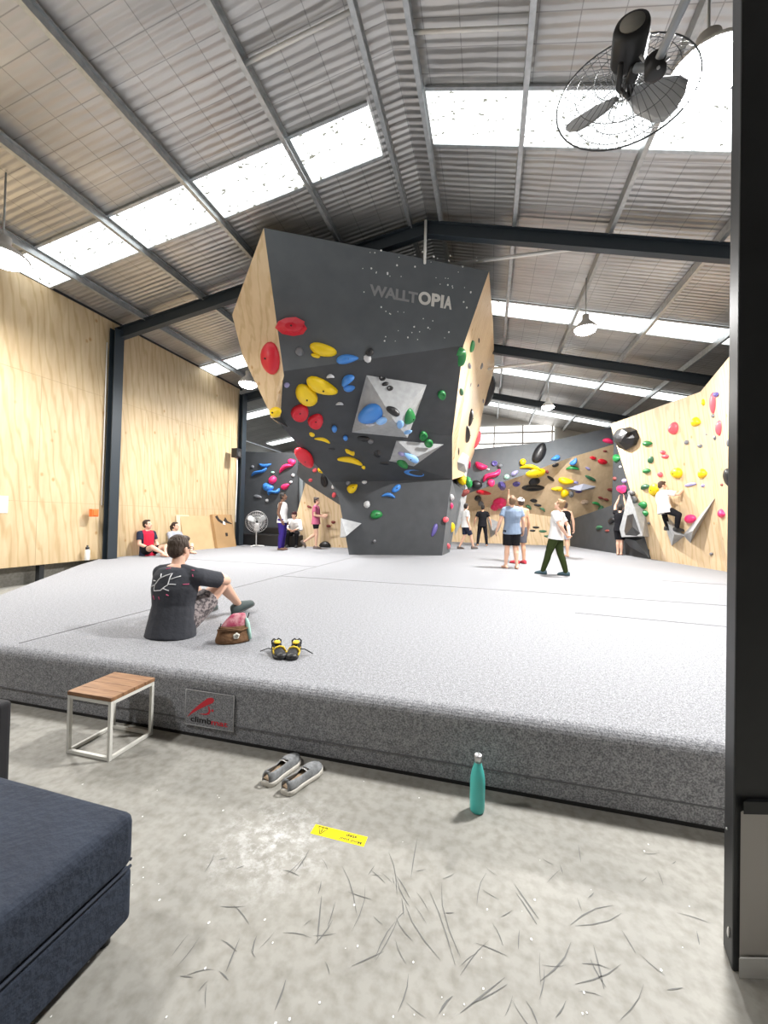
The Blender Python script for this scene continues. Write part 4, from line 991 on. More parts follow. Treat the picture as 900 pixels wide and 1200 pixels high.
# ---- foreground seated climber
def fg_extra(root,W,D,Hp,HM_,so,child,s):
    g=MB(); bl=mat('spectacle_frame',(.01,.01,.01),.4)
    for sg in(-1,1):
        g.tube([Hp(sg*.03+.024*math.cos(t*PI/6),.102,.010+.019*math.sin(t*PI/6)) for t in range(12)],.0026*s,6,closed=True)
        g.tube([Hp(sg*.055,.101,.014),Hp(sg*.079,.07,.016),Hp(sg*.081,-.005,.014)],.0026*s,6)
    g.tube([Hp(-.008,.104,.012),Hp(.008,.104,.012)],.0026*s,6)
    child('spectacles',g.mesh('spectacles'),bl)
    # print on the back of the shirt, laid on the cloth
    me=so.data; bt=BVHTree.FromPolygons([v.co for v in me.vertices],[tuple(p.vertices) for p in me.polygons]); lc=V(root.location)
    dr=D((-.35,-1,0)).normalized(); ax=V((dr.y,-dr.x,0)); ax=ax if ax.x>0 else -ax
    c0=W((.02,-.10,.455))-lc
    def onb(u,v):
        o=c0+dr*.8+ax*u+V((0,0,v)); h=bt.ray_cast(o,-dr)
        return (h[0]+h[1]*.002+lc) if h[0] is not None else None
    def line(pts,r,mb):
        q=[]
        for a,b in zip(pts,pts[1:]):
            for i in range(5): q.append(onb(a[0]+(b[0]-a[0])*i/5,a[1]+(b[1]-a[1])*i/5))
        q.append(onb(*pts[-1])); q=[x for x in q if x is not None]
        if len(q)>1: mb.tube(q,r,6)
    w=MB(); k=.0062
    P2=lambda L:[((x-205)*.00145*.92*1.15,(350-y)*.00145*.92*1.15) for x,y in L]
    line(P2([(152,362),(180,322),(232,295),(238,355),(208,385),(160,392),(152,362)]),.0042,w)
    for L in ([(172,300),(186,322)],[(240,325),(272,308)],[(240,350),(270,351)],[(218,372),(252,384)],[(125,372),(152,360)],[(130,340),(150,340)]): line(P2(L),.004,w)
    child('print',w.mesh('print'),mat('white_print',(.80,.80,.82),.8),so)
    w=MB(); 
    for L in ([(180,275),(195,270)],[(285,280),(300,280)],[(306,300),(312,312)],[(150,420),(160,440)],[(196,420),(202,436)],[(240,405),(250,412)],[(290,352),(300,352)]): line(P2(L),.0045,w)
    child('print',w.mesh('print'),mat('pink_print',(.55,.10,.20),.8),so)
    wt=MB(); wt.tube([W(V((-.02,.40,.405))+V((.03*math.cos(t*PI/6),.03*math.sin(t*PI/6)*.5,.03*math.sin(t*PI/6)))) for t in range(12)],.004,6,closed=True)
flor=mat('fabric_patterned_shorts',(.30,.26,.26),.9,noise=(38,(.07,.06,.065),(1,1,1),.42,.55,3))
sitp=atz(192,747)
person('man in dark grey printed T-shirt sitting on the mat edge, seen from behind',sitp+V((0,.12,0)),3,1.76,dict(pelvis=(0,-.03,.115),chest=(0,-.01,.39),neck=(-.015,.03,.585),head=(-.035,.07,.725),shL=(-.185,.02,.515),shR=(.205,.03,.505),elL=(-.32,.30,.40),elR=(.27,.32,.43),wrL=(-.12,.45,.42),wrR=(.08,.48,.45),
  hiL=(-.09,.02,.11),hiR=(.09,.02,.11),knL=(-.26,.43,.40),knR=(.14,.43,.385),anL=(-.31,.74,.085),anR=(.03,.82,.105)),
  top='tee',topcol=fab('washed_charcoal',(.055,.058,.068)),bottom='shorts',botcol=flor,shoes=mat('grey_green_shoe',(.055,.075,.075),.7),haircol=(.045,.026,.016),sitting=True,girth=1.1,hyaw=2,hpitch=-3,footdir=(-8,15),footpitch=(0,14),vox=.0075,sleeve=.72,shortlen=.62,face=True,handdir={'L':(.9,.2,-.2),'R':(-.5,.35,-.25)},curl=.7,extras=fg_extra)
# ---- two sitting against the plywood wall
SIT=dict(pelvis=(0,0,.11),chest=(0,-.05,.42),neck=(0,-.05,.62),head=(0,-.02,.77),shL=(-.185,-.05,.55),shR=(.185,-.05,.55),elL=(-.24,.02,.29),elR=(.24,.02,.29),wrL=(-.12,.24,.20),wrR=(.12,.24,.20),hiL=(-.09,.02,.10),hiR=(.09,.02,.10),knL=(-.20,.42,.24),knR=(.20,.42,.24),anL=(-.04,.58,.08),anR=(.06,.62,.09))
def rag_extra(root,W,D,Hp,HM_,so,child,s):
    lc=V(root.location); nv=mat('fabric_navy',(.012,.016,.04),.9); so.data.materials.append(nv)
    ctr=W((0,-.05,.42))-lc; ax=D((1,0,0))
    for p in so.data.polygons:
        if abs((p.center-ctr).dot(ax))>.145*s: p.material_index=1
pR=atz(176,651); pR.x=XL+.30
person('man in red and navy raglan shirt sitting against the plywood wall',V((XL+.33,8.35,MAT)),98,1.72,SIT,top='tee',topcol=fab('crimson',(.50,.02,.05)),botcol=fab('black',(.012,.012,.015)),shoes=None,haircol=(.035,.02,.012),hyaw=-20,hpitch=12,sitting=True,sleeve=.6,shortlen=.6,extras=rag_extra,group=None)
S2=dict(SIT); S2.update(wrL=(-.05,.33,.25),wrR=(.08,.33,.25),elL=(-.22,.1,.32),elR=(.22,.1,.32))
person('woman in pale grey T-shirt sitting beside the man in red',V((XL+.33,9.28,MAT)),95,1.60,S2,top='tee',topcol=fab('pale_grey',(.36,.38,.44)),botcol=fab('black',(.012,.012,.015)),shoes=None,hair='tail',haircol=(.03,.015,.012),hyaw=-15,hpitch=8,sitting=True,sleeve=.6,bottom='shorts')
# ---- standing people
def standing(px,py,top,**k):
    p=atz(px,py); return p,k
def hgt(px,pytop,p): 
    r=ray(px,pytop); t=(p.x*r.x+p.y*r.y)/(r.x**2+r.y**2); return H+r.z*t-MAT
p=atz(330,644.5)
person('man in white tank top and purple trousers standing beside the fan',p,82,1.76,dict(elL=(-.22,-.05,1.14),wrL=(-.2,.06,.90),elR=(.22,-.06,1.14),wrR=(.2,.05,.90)),top='tank',topcol=fab('white',(.78,.78,.78)),bottom='trousers',botcol=fab('purple',(.035,.02,.16)),shoes=None,haircol=(.012,.01,.01),skin='dark',hpitch=14,legw=1.12)
p=atz(371,643)
person('woman in pink T-shirt and black shorts walking, left of the boulder',p+V((-.05,0,0)),78,1.68,dict(knL=(-.09,-.02,.50),anL=(-.10,-.42,.22),knR=(.09,.06,.50),anR=(.09,.04,.085),elL=(-.22,.02,1.15),elR=(.23,.0,1.15),wrL=(-.12,.27,1.16),wrR=(.12,.28,1.10)),top='tee',topcol=fab('dusty_pink',(.48,.13,.22)),botcol=fab('black',(.012,.012,.015)),shoes=mat('brown_shoe',(.12,.09,.08),.7),haircol=(.03,.018,.015),hair='bun',footpitch=(-50,0),shortlen=.55,sleeve=.6,hpitch=3,girth=.95)
pz=atz(344.5,640); 
person('person in white shirt and dark cap sitting on the black couch',V((aty(345,620,12.95).x,12.98,MAT)),165,1.68,dict(pelvis=(0,0,.52),chest=(0,.06,.80),neck=(0,.12,1.0),head=(0,.17,1.14),shL=(-.185,.1,.93),shR=(.185,.1,.93),elL=(-.25,.22,.70),elR=(.25,.22,.70),wrL=(-.1,.40,.62),wrR=(.1,.40,.62),hiL=(-.09,.03,.50),hiR=(.09,.03,.50),knL=(-.16,.44,.48),knR=(.16,.44,.48),anL=(-.16,.42,.085),anR=(.16,.42,.085)),top='tee',topcol=fab('white',(.78,.78,.78)),bottom='trousers',botcol=fab('black',(.012,.012,.015)),shoes=mat('black_shoe',(.015,.015,.015),.6),hatcol=fab('dark_maroon',(.05,.015,.02)),sleeve=1.4,hpitch=0,hyaw=40)
p=atz(544,641.5); p=p*1.0
def near(px,py,Y,pyb=None):
    q=aty(px,py,Y); return V((q.x,q.y,MAT))
p=near(545,640,15.2)
person('man in white T-shirt and navy shorts walking beside the back wall',p,62,1.66,dict(knR=(.09,.20,.50),anR=(.09,.30,.12),knL=(-.09,.02,.50),anL=(-.09,-.20,.085)),top='tee',topcol=fab('white',(.78,.78,.78)),botcol=fab('navy',(.012,.014,.075)),haircol=(.02,.013,.01),sleeve=.6,hyaw=-30,hpitch=10,shoes=mat('brown_shoe',(.12,.09,.08),.7))
p=near(565,636,17.6)
person('person in black T-shirt and trousers standing with back turned at the back wall',p,0,1.70,dict(anL=(-.19,-.02,.085),anR=(.19,-.02,.085),knL=(-.15,.02,.50),knR=(.15,.02,.50),elL=(-.30,-.02,1.16),elR=(.30,-.02,1.16),wrL=(-.36,.03,.92),wrR=(.36,.03,.92)),top='tee',topcol=fab('black',(.012,.012,.015)),bottom='trousers',botcol=fab('black',(.012,.012,.015)),haircol=(.012,.01,.01),sleeve=.6,face=False,skin='tan')
p=atz(599,666.5)
person('man in grey-blue T-shirt and black shorts seen from behind, head tipped back',p,-18,1.62,dict(chest=(0,-.03,1.27),neck=(-.02,-.05,1.49),head=(-.04,-.05,1.63),anL=(-.13,.02,.085),anR=(.12,-.05,.085),elL=(-.30,-.04,1.15),wrL=(-.36,.02,.92),elR=(.27,-.03,1.15),wrR=(.31,.07,.92)),top='tee',topcol=fab('grey_blue',(.20,.26,.36)),botcol=fab('black',(.012,.012,.015)),haircol=(.20,.12,.07),sleeve=.62,hpitch=38,hyaw=-10,footdir=(-12,8),girth=1.08,legw=1.08)
p=atz(608,660.5)
person('shirtless man in white cap and grey shorts pointing up at the wall',p+V((.02,0,0)),-25,1.64,dict(shL=(-.18,.02,1.46),elL=(-.26,.18,1.60),wrL=(-.25,.20,1.84)),botcol=fab('mid_grey',(.10,.10,.12)),hatcol=fab('white',(.78,.78,.78)),haircol=(.05,.03,.02),hpitch=20,footdir=(-35,0),shoes=mat('red_shoe',(.45,.03,.05),.6),skin='tan',handdir={'L':(-.05,.1,1)},curl=.1)
p=atz(651,674)
person('woman in white T-shirt and olive trousers standing with hands behind her back',p,-62,1.50,dict(knL=(-.09,.14,.50),anL=(-.09,.26,.085),knR=(.09,-.07,.50),anR=(.09,-.20,.085),chest=(0,-.02,1.27),neck=(0,-.06,1.49),head=(0,-.06,1.64),elL=(-.25,-.18,1.15),wrL=(-.08,-.26,.93),elR=(.25,-.18,1.15),wrR=(.06,-.28,.92)),top='tee',topcol=fab('white',(.78,.78,.78)),bottom='trousers',botcol=fab('olive',(.032,.045,.014)),haircol=(.28,.17,.08),hair='bun',shoes=mat('teal_grey_shoe',(.04,.08,.10),.6),hpitch=24,sleeve=.65,footdir=(-8,0),handdir={'L':(.8,-.2,-.5),'R':(-.8,-.2,-.5)},girth=1.06,legw=1.05)
p=near(661,648,13.6)
person('person in black top half hidden behind the woman in white',p,-20,1.68,dict(elR=(.28,-.02,1.16),wrR=(.33,.03,.90)),top='tank',topcol=fab('black',(.012,.012,.015)),botcol=fab('pale_grey',(.36,.38,.44)),haircol=(.05,.03,.02),hpitch=15,face=False)
q=aty(727,640,15.4)
person('climber in black stretching both arms up in the corner beside the plywood wall',V((q.x-.02,q.y,MAT)),25,1.70,dict(shL=(-.17,.02,1.48),shR=(.17,.02,1.48),elL=(-.17,.14,1.74),elR=(.15,.14,1.74),wrL=(-.08,.18,1.98),wrR=(.08,.18,2.0),head=(0,.03,1.64),knL=(-.06,.03,.5),anL=(-.05,-.02,.085),knR=(.06,.03,.5),anR=(.05,.0,.085)),top='tee',topcol=fab('black',(.012,.012,.015)),botcol=fab('black',(.012,.012,.015)),haircol=(.02,.013,.01),hpitch=25,face=False,shortlen=.9,sleeve=.3,handdir={'L':(0,.3,1),'R':(0,.3,1)})
# ---- climber on the plywood wall
nA=RA[1]; q=atp(797,622,RA); q=q+nA*.30; azc=math.degrees(math.atan2(-nA.x,-nA.y))
person('climber in white T-shirt and black trousers crouched on the plywood wall',q,azc,1.72,dict(pelvis=(.02,-.12,.62),chest=(-.02,-.16,.93),neck=(-.06,-.14,1.14),head=(-.10,-.12,1.28),hiL=(-.07,-.10,.60),hiR=(.11,-.10,.60),knL=(-.30,.06,.52),knR=(.30,.08,.48),anL=(-.22,.10,.14),anR=(.16,.12,.12),shL=(-.23,-.12,1.05),shR=(.14,-.12,1.08),elL=(-.34,.05,.92),wrL=(-.22,.22,1.02),elR=(.36,.03,1.02),wrR=(.33,.22,1.20)),top='tee',topcol=fab('white',(.78,.78,.78)),bottom='trousers',botcol=fab('black',(.012,.012,.015)),haircol=(.06,.03,.018),sleeve=.75,face=False,hyaw=10,shoes=mat('black_shoe',(.015,.015,.015),.6),girth=1.05)
# ================================================================ furniture and small things
# side table
o=thing('side_table','small side table with slatted timber top and white tube frame by the mat','side table',(-2.26,2.08,0))
x0,x1,y0,y1,zt=-2.42,-2.115,1.935,2.235,.345
wf=mat('cream_steel',(.72,.71,.66),.4)
for x in (x0,x1):
    for y in (y0,y1): MB().box((x,y,zt/2),(.02,.02,zt)).build('leg',wf,o,bevel=.002)
for z in (.012,zt-.01):
    for y in (y0,y1): MB().box(((x0+x1)/2,y,z),(x1-x0-.021,.02,.02)).build('rail',wf,o,bevel=.002)
    for x in (x0,x1): MB().box((x,(y0+y1)/2,z),(.02,y1-y0-.021,.02)).build('rail',wf,o,bevel=.002)
wood=mat('acacia_timber',(.36,.20,.105),.5,noise=(5,(.20,.10,.05),(1.2,9,1),.3,.7,5))
for i in range(4):
    h=(y1-y0+.024)/4
    MB().box(((x0+x1)/2,y0-.012+h*(i+.5),zt+.013),(x1-x0+.024,h-.0015,.024)).build('top_slat',wood,o,bevel=.003)
for x in (x0,x1):
    for y in (y0,y1): MB().lathe((x,y,0),[(.008,0),(.008,.004),(.004,.005)],8).build('foot_glide',blacksteel,o)
# ottoman
navy=mat('navy_velvet',(.020,.030,.052),.85,noise=(5,(.014,.021,.038),(1,1,1),.3,.7,4),bump=(40,.2,(1,1,1)))
oa=atz(161,948,.42); ob=atz(0,905,.42); oc=atz(0,1092,.42)
ux_=(ob-oa).normalized(); uy_=(oc-oa); uy_=(uy_-ux_*uy_.dot(ux_)).normalized()
o=thing('ottoman','large navy upholstered ottoman in the lower left corner','ottoman',(oa+ux_*.5+uy_*.6).xy.to_3d())
def slab(z0,z1,ins,nm,par,m,bev):
    a=oa+ux_*ins+uy_*ins; p=[V((q.x,q.y,z0)) for q in (a,a+ux_*(1.0-2*ins),a+ux_*(1.0-2*ins)+uy_*(1.3-2*ins),a+uy_*(1.3-2*ins))]
    return MB().prism(p,(0,0,z1-z0)).build(nm,m,par,bevel=bev,seg=4)
slab(.235,.42,.0,'cushion',o,navy,.035); slab(.05,.232,.004,'base',o,navy,.02)
pp=MB()
for z in (.243,): 
    c_=[oa+ux_*.0+uy_*.02,oa+uy_*1.28]; pp.tube([V((q.x,q.y,z)) for q in c_],.005,6); c_=[oa+ux_*.02,oa+ux_*.98]; pp.tube([V((q.x,q.y,z)) for q in c_],.005,6)
pp.build('piping',mat('navy_piping',(.012,.018,.032),.85),o)
for a,b in ((.06,.06),(.94,.06),(.06,1.24),(.94,1.24)):
    q=oa+ux_*a+uy_*b; MB().lathe((q.x,q.y,0),[(.018,0),(.022,.05)],12).build('leg',blacksteel,o)
# upright chair back at the left edge
ca=atz(4,903,.15); cz1=H+ray(4,818).z*((ca.x*ray(4,818).x+ca.y*ray(4,818).y)/(ray(4,818).xy.length_squared))
ca=V((-2.02,1.46,0)); 
def edge_at(px,y): r=ray(px,860); t=y/r.y; return r.x*t
ex=edge_at(9,1.46); top=H+ray(6,819).z*(1.46/ray(6,819).y)
o=thing('lounge_chair','black upholstered chair with upright back at the left edge beside the ottoman','chair',(-2.7,1.5,0))
bk=mat('black_upholstery',(.014,.014,.017),.8)
MB().box((-2.755,1.48,.285),(1.0,.07,.46)).build('backrest',bk,o,bevel=.02,seg=3)
MB().box((-3.32,1.74,.30),(.44,.44,.14)).build('seat',bk,o,bevel=.03,seg=3)
for a in (-3.5,-3.14):
    for y in (1.50,1.92): MB().box((a,y,.115),(.03,.03,.23)).build('leg',blacksteel,o)
# teal bottle
p=atz(559,950,0); o=thing('water_bottle','teal steel water bottle standing on the concrete in front of the mat','bottle',p)
teal=mat('teal_enamel',(.085,.56,.52),.35); steel=mat('brushed_steel',(.62,.62,.63),.3,.9)
k=.278/.26
MB().lathe(p,[(z_[0]*k,z_[1]*k) for z_ in [(.026,0),(.031,.003),(.0335,.012),(.0345,.05),(.0345,.135),(.033,.160),(.028,.185),(.021,.208),(.0175,.220),(.0165,.226)]],28).build('body',teal,o)
MB().lathe(p+V((0,0,.226*k)),[(.0165*k,0),(.0165*k,.010*k),(.0175*k,.011*k),(.0185*k,.013*k),(.0185*k,.032*k),(.016*k,.035*k),(.010*k,.0355*k),(.009*k,.031*k)],24).build('cap',steel,o)
# white bottle by the wall
p=V((XL+.14,7.0,WB)); p=atx(102,656.5,XL+.13); p.z=MAT+.0
o=thing('water_bottle','white bottle with black cap standing at the foot of the plywood wall','bottle',p)
MB().lathe(p,[(.045,0),(.048,.01),(.048,.20),(.04,.225),(.034,.235)],18).build('body',white,o)
MB().lathe(p+V((0,0,.235)),[(.036,0),(.036,.05),(.02,.055),(.016,.085),(.014,.09)],16).build('cap',mat('black_plastic',(.012,.012,.013),.45),o)
# --- shoes lying around
def lay_shoe(name,label,heel,toe,Z,group,upper,sole_m,lining,kind,tilt=0,cat='shoe'):
    heel=V(heel); toe=V(toe); d=(toe-heel); L=d.length; d.normalize(); sd=V((d.y,-d.x,0)); u=V((0,0,1))
    if tilt: Mq=Matrix.Rotation(R(tilt),3,d); sd=Mq@sd; u=Mq@u
    o=thing(name,label,cat,(heel+toe)/2,group)
    pr=[(0,.020),(.04,.030),(.12,.034),(.35,.032),(.55,.038),(.72,.045),(.86,.041),(.95,.028),(1,.010)]
    k=L/.28
    pr=[(t,w*(1.22 if kind=='climb' else 1.18)) for t,w in pr]
    asym=lambda t: .008*math.sin(PI*t)*k
    S=MB(); n=[]
    for zz,g in ((0,-.001),(.004,.003),(.020*k,.003),(.026*k,.0)):
        ring=[]
        for t,w in pr: ring.append(heel+d*(t*L)+sd*((w+g)*k+asym(t))+u*zz)
        for t,w in pr[::-1]: ring.append(heel+d*(t*L)-sd*((w+g)*k-asym(t))+u*zz)
        n.append(ring)
    m=len(n[0]); vs=sum(n,[]); fs=[(i*m+j,i*m+(j+1)%m,(i+1)*m+(j+1)%m,(i+1)*m+j) for i in range(3) for j in range(m)]+[tuple(range(m))[::-1],tuple(range(3*m,4*m))]
    S.add(vs,fs,True); S.build('sole',sole_m,o)
    # upper: shell open above the foot
    hts=[.062,.068,.062,.052,.055,.048,.036,.026,.016] if kind!='climb' else [.075,.085,.072,.062,.060,.048,.036,.028,.016]
    A=MB(); NA=13; rows=[]
    for (t,w),hh in zip(pr,hts):
        op=0 if t>.56 else (.85 if t>.02 else .35)
        row=[]
        for q in range(NA):
            an=PI*q/(NA-1); x=math.cos(an); z=math.sin(an)**.75
            if op: x=math.copysign(max(abs(x),op*.62),x) if abs(x)<op*.62 else x; 
            row.append(heel+d*(t*L)+sd*(x*(w-.002)*k+asym(t))+u*(.018*k+z*hh*k*.9))
        rows.append(row)
    vs=sum(rows,[]); fs=[]
    for i in range(len(rows)-1):
        for q in range(NA-1):
            mid=(NA-1)//2
            if pr[i][0]<.5 and pr[i][0]>=.04 and q in (mid-2,mid-1,mid,mid+1): continue
            fs.append((i*NA+q,i*NA+q+1,(i+1)*NA+q+1,(i+1)*NA+q))
    A.add(vs,fs,True); up=A.build('upper',upper,o); so=up.modifiers.new('s','SOLIDIFY'); so.thickness=.004*k
    I=MB(); I.loft([(heel+d*(t*L)+sd*asym(t)+u*(.030*k),sd*(w*.86)*k,u*.004) for t,w in pr[1:6]],12); I.build('insole',lining,o)
    return o,d,sd,u,L,k,heel
gry_c=mat('grey_canvas',(.30,.31,.32),.85,noise=(30,(.16,.165,.17),(1,1,1),.35,.65,4)); rubw=mat('off_white_rubber',(.66,.63,.57),.6); tanl=mat('tan_lining',(.45,.33,.22),.8)
for lab,a,b in (('grey canvas slip-on shoe, left one of the pair, against the mat edge',(311,922),(352,886)),('grey canvas slip-on shoe, right one of the pair, nearer to the camera',(333,932),(377,897))):
    h_,t_=atz(*a,0),atz(*b,0); 
    o,d,sd,u,L,k,hl=lay_shoe('slip_on_shoe',lab,h_,h_+(t_-h_).normalized()*.285,0,'slip-on shoes by the mat edge',gry_c,rubw,tanl,'slip')
    q=MB()
    for i in range(3): 
        c_=hl+d*L*(.52+.05*i)+u*(.055-.004*i)*k; q.tube([c_-sd*.024*k,c_+u*.006,c_+sd*.024*k],.0028*k,6)
    q.build('laces',white,o)
ysh=mat('yellow_suede',(.72,.50,.03),.7); bru=mat('black_climbing_rubber',(.014,.014,.015),.5); bls=mat('black_suede',(.02,.02,.022),.8)
hc1,hc2=atz(330,757),atz(344,757)
for lab,hl_,tl_,sgn in (('yellow and black climbing shoe, left one of the pair on the mat',atz(323,762),atz(331,774),-1),('yellow and black climbing shoe, right one of the pair on the mat',atz(348,762),atz(341,774),1)):
    dd=(tl_-hl_).normalized()
    o,d,sd,u,L,k,hl=lay_shoe('climbing_shoe',lab,hl_,hl_+dd*.245,MAT,'climbing shoes on the mat',bls,bru,mat('yellow_lining',(.60,.46,.05),.8),'climb')
    tc=MB(); tc.ball(hl+d*L*.88+u*.022,(.040,.030,.024),Matrix((sd,d,u)).transposed()); tc.build('toe_cap',bru,o); hc_=MB(); hc_.ball(hl+d*L*.14+u*.040,(.040,.042,.046),Matrix((sd,d,u)).transposed()); hc_.build('heel_cup',bls,o); hc_=MB(); hc_.ball(hl+d*L*.20+u*.078,(.026,.036,.012),Matrix((sd,d,u)).transposed()); hc_.build('lining',ysh,o)
    for s_ in (-1,1):
        y_=MB(); y_.loft([(hl+d*L*t+sd*s_*w+u*z,d*.001+u*hh,sd*.004) for t,w,z,hh in ((.28,.036,.038,.014),(.45,.042,.036,.016),(.62,.046,.030,.013),(.78,.043,.026,.008))],10); y_.build('side_panel',ysh,o)
    st_=MB(); c_=hl+d*L*.55
    st_.tube([c_-sd*.045+u*.03,c_-sd*.028+u*.062,c_+u*.070,c_+sd*.028+u*.062,c_+sd*.045+u*.03],.008,8); st_.build('strap',ysh,o)
    for w in (-.018,.018):
        lp=MB(); b_=hl+d*.02+sd*w+u*.075; lp.tube([b_-sd*.014-u*.02,b_-sd*.017+u*.008,b_+u*.020-d*.006,b_+sd*.017+u*.008,b_+sd*.014-u*.02],.0065,6); lp.build('pull_loop',bls,o)
    te=MB(); b_=hl+d*L*.5+sd*sgn*-.045+u*.05
    outw=V((sgn,0,0)); te.tube([b_,b_+outw*.035+u*.0-d*.01,b_+outw*.075-u*.02-d*.02,b_+outw*.10-u*.035-d*.03],.004,6); te.build('strap_end',bls,o)
# --- chalk bag
cb=atz(273,752); o=thing('chalk_bag','brown rolled-top chalk bag with pink cloth and white flower badge on the mat','chalk bag',cb)
brown=mat('brown_canvas',(.20,.105,.05),.9,noise=(10,(.13,.065,.03),(1,1,1),.3,.7,4),bump=(12,.6,(1,1,1))); pinkc=mat('crimson_tie_dye',(.42,.06,.12),.9,noise=(22,(.62,.30,.33),(1,1,1),.38,.6,3)); mint=mat('mint_cloth',(.38,.60,.52),.9)
cxn=V((math.cos(YAW+.5),math.sin(YAW+.5),0)); cyn=V((-cxn.y,cxn.x,0))
t=MB(); t.loft([(cb+V((0,0,z))+cxn*sh,cxn*a,cyn*b) for z,a,b,sh in ((0,.130,.075,0),(.008,.138,.085,0),(.035,.140,.085,0),(.08,.125,.075,0),(.115,.118,.062,-.002),(.135,.112,.055,0))],26)
bag=remesh(t,'bag',.006,2); 
bag.transform(Matrix.Translation(-cb)); bag.materials.append(brown); ob=bpy.data.objects.new('bag_body',bag); COL.objects.link(ob); ob.parent=o
t=MB(); t.loft([(cb+V((0,0,z))+cxn*sh,cxn*a,cyn*b) for z,a,b,sh in ((.11,.104,.050,.0),(.15,.096,.046,.008),(.19,.078,.036,.022),(.222,.058,.022,.035),(.232,.045,.010,.04))],22); t.build('lining_cloth',pinkc,o)
t=MB(); t.loft([(cb+V((0,0,z))+cxn*sh-cyn*.01,cxn*a,cyn*b) for z,a,b,sh in ((.02,.018,.05,.128),(.09,.020,.045,.118),(.15,.020,.035,.108),(.19,.010,.02,.098))],12); t.build('side_pocket',mint,o)
t=MB(); t.tube([cb+cxn*-.13-cyn*.04+V((0,0,.118)),cb-cyn*.075+cxn*-.03+V((0,0,.128)),cb-cyn*.075+cxn*.05+V((0,0,.105)),cb+cxn*.125-cyn*.03+V((0,0,.118))],.007,8); t.build('rolled_hem',brown,o)
for a,z in ((-.112,.125),(.105,.195)):
    t=MB(); b_=cb+cxn*a-cyn*.03+V((0,0,z)); t.tube([b_,b_+cxn*.008+V((0,0,.02)),b_+cxn*.012+V((0,0,.042))],.005,6); t.build('webbing_loop',bls,o)
fl_=MB(); fc=cb-cyn*.086+cxn*.012+V((0,0,.068)); dn=V((0,0,1))
for q in range(5): 
    a=2*PI*q/5+.3; fl_.ball(fc+cxn*.014*math.cos(a)+dn*.014*math.sin(a),(.013,.006,.013),Matrix((cxn,cyn,dn)).transposed(),10,6)
bd=fl_.build('badge',mat('cream_badge',(.78,.76,.68),.6),o)
t=MB(); t.tube([fc-cyn*.007+cxn*.010*math.cos(q*PI/5)+dn*.010*math.sin(q*PI/5) for q in range(10)],.0016,6,closed=True); t.build('badge_ring',bls,bd)
# --- floor sticker, read from the mat side
sa,sb,sc_=atz(431,981,0),atz(370,966,0),atz(367,976,0); sd_=atz(427,993,0)
o=thing('floor_sticker','yellow warning sticker on the concrete floor, facing away','sticker',((sa+sc_)/2))
uxs=(sb-sa); uys=V((-uxs.y,uxs.x,0)).normalized()*-.058*-1
if uys.dot(sd_-sa)>0: uys=-uys
org=sa-uys*0
# reading direction runs from the right end to the left end; letters' tops point to the camera
up_=-uys; b0s=sa
zz=V((0,0,.0008)); yel=mat('sticker_yellow',(.90,.72,.0),.5)
MB().prism([b0s+zz*0,b0s+uxs,b0s+uxs+up_,b0s+up_],zz).build('sheet',yel,o)
ib=mat('sticker_ink',(.02,.02,.02),.6); N_=V((0,0,1)); t=MB()
puttext(t,'Mind your',b0s+uxs*.06+up_*.56+zz,uxs*.42,up_*.32,N_,.0004,.02).build('lettering',ib,o)
t=MB(); puttext(t,'step',b0s+uxs*.18+up_*.12+zz,uxs*.20,up_*.34,N_,.0004,.02).build('lettering',ib,o)
t=MB(); tri=[(.74,.15),(.92,.15),(.83,.86)]
pts=[b0s+uxs*a+up_*b+zz*1.5 for a,b in tri]
for i in range(3): t.tube([pts[i],pts[(i+1)%3]],.0016,6)
t.tube([b0s+uxs*.83+up_*.62+zz*1.5,b0s+uxs*.83+up_*.38+zz*1.5],.0022,6); t.ball(b0s+uxs*.83+up_*.26+zz*1.5,.0024); t.build('warning_triangle',ib,o)
# --- things leaning on the plywood wall
mdf=mat('mdf_sheet',(.56,.40,.22),.7,noise=(3,(.50,.35,.19),(1,1,1),.3,.7,4)); pale=mat('pale_board',(.72,.58,.40),.7); card=mat('cardboard',(.42,.26,.12),.8,noise=(2,(.36,.22,.10),(1,1,1),.3,.7,4))
def lean(name,label,cat,ya,yb,h,off,th,m,sub=None):
    b0_=V((XL+off,ya,MAT)); b1_=V((XL+off,yb,MAT)); tp=V((-(off-.035-.0),0,h))
    tp=V((-(off-th-.01),0,math.sqrt(max(h*h-(off-th-.01)**2,.1))))
    nr_=V((tp.z,0,-tp.x)).normalized()
    o=thing(name,label,cat,(b0_+b1_)/2)
    MB().prism([b0_,b1_,b1_+tp,b0_+tp],-nr_*th).build('panel' if sub is None else 'carton',m,o)
    if sub: sub(o,b0_,b1_,tp,nr_)
yy=lambda px,py,off: atx(px,py,XL+off).y
lean('board','narrow pale board leaning on the plywood wall behind the wider MDF sheet','board',yy(209,648,.14),yy(224,646,.14),1.02,.14,.02,pale)
lean('board','wide tan MDF sheet leaning on the plywood wall, left of the carton','board',yy(217,646,.24),yy(253,645,.24),1.02,.24,.02,mdf)
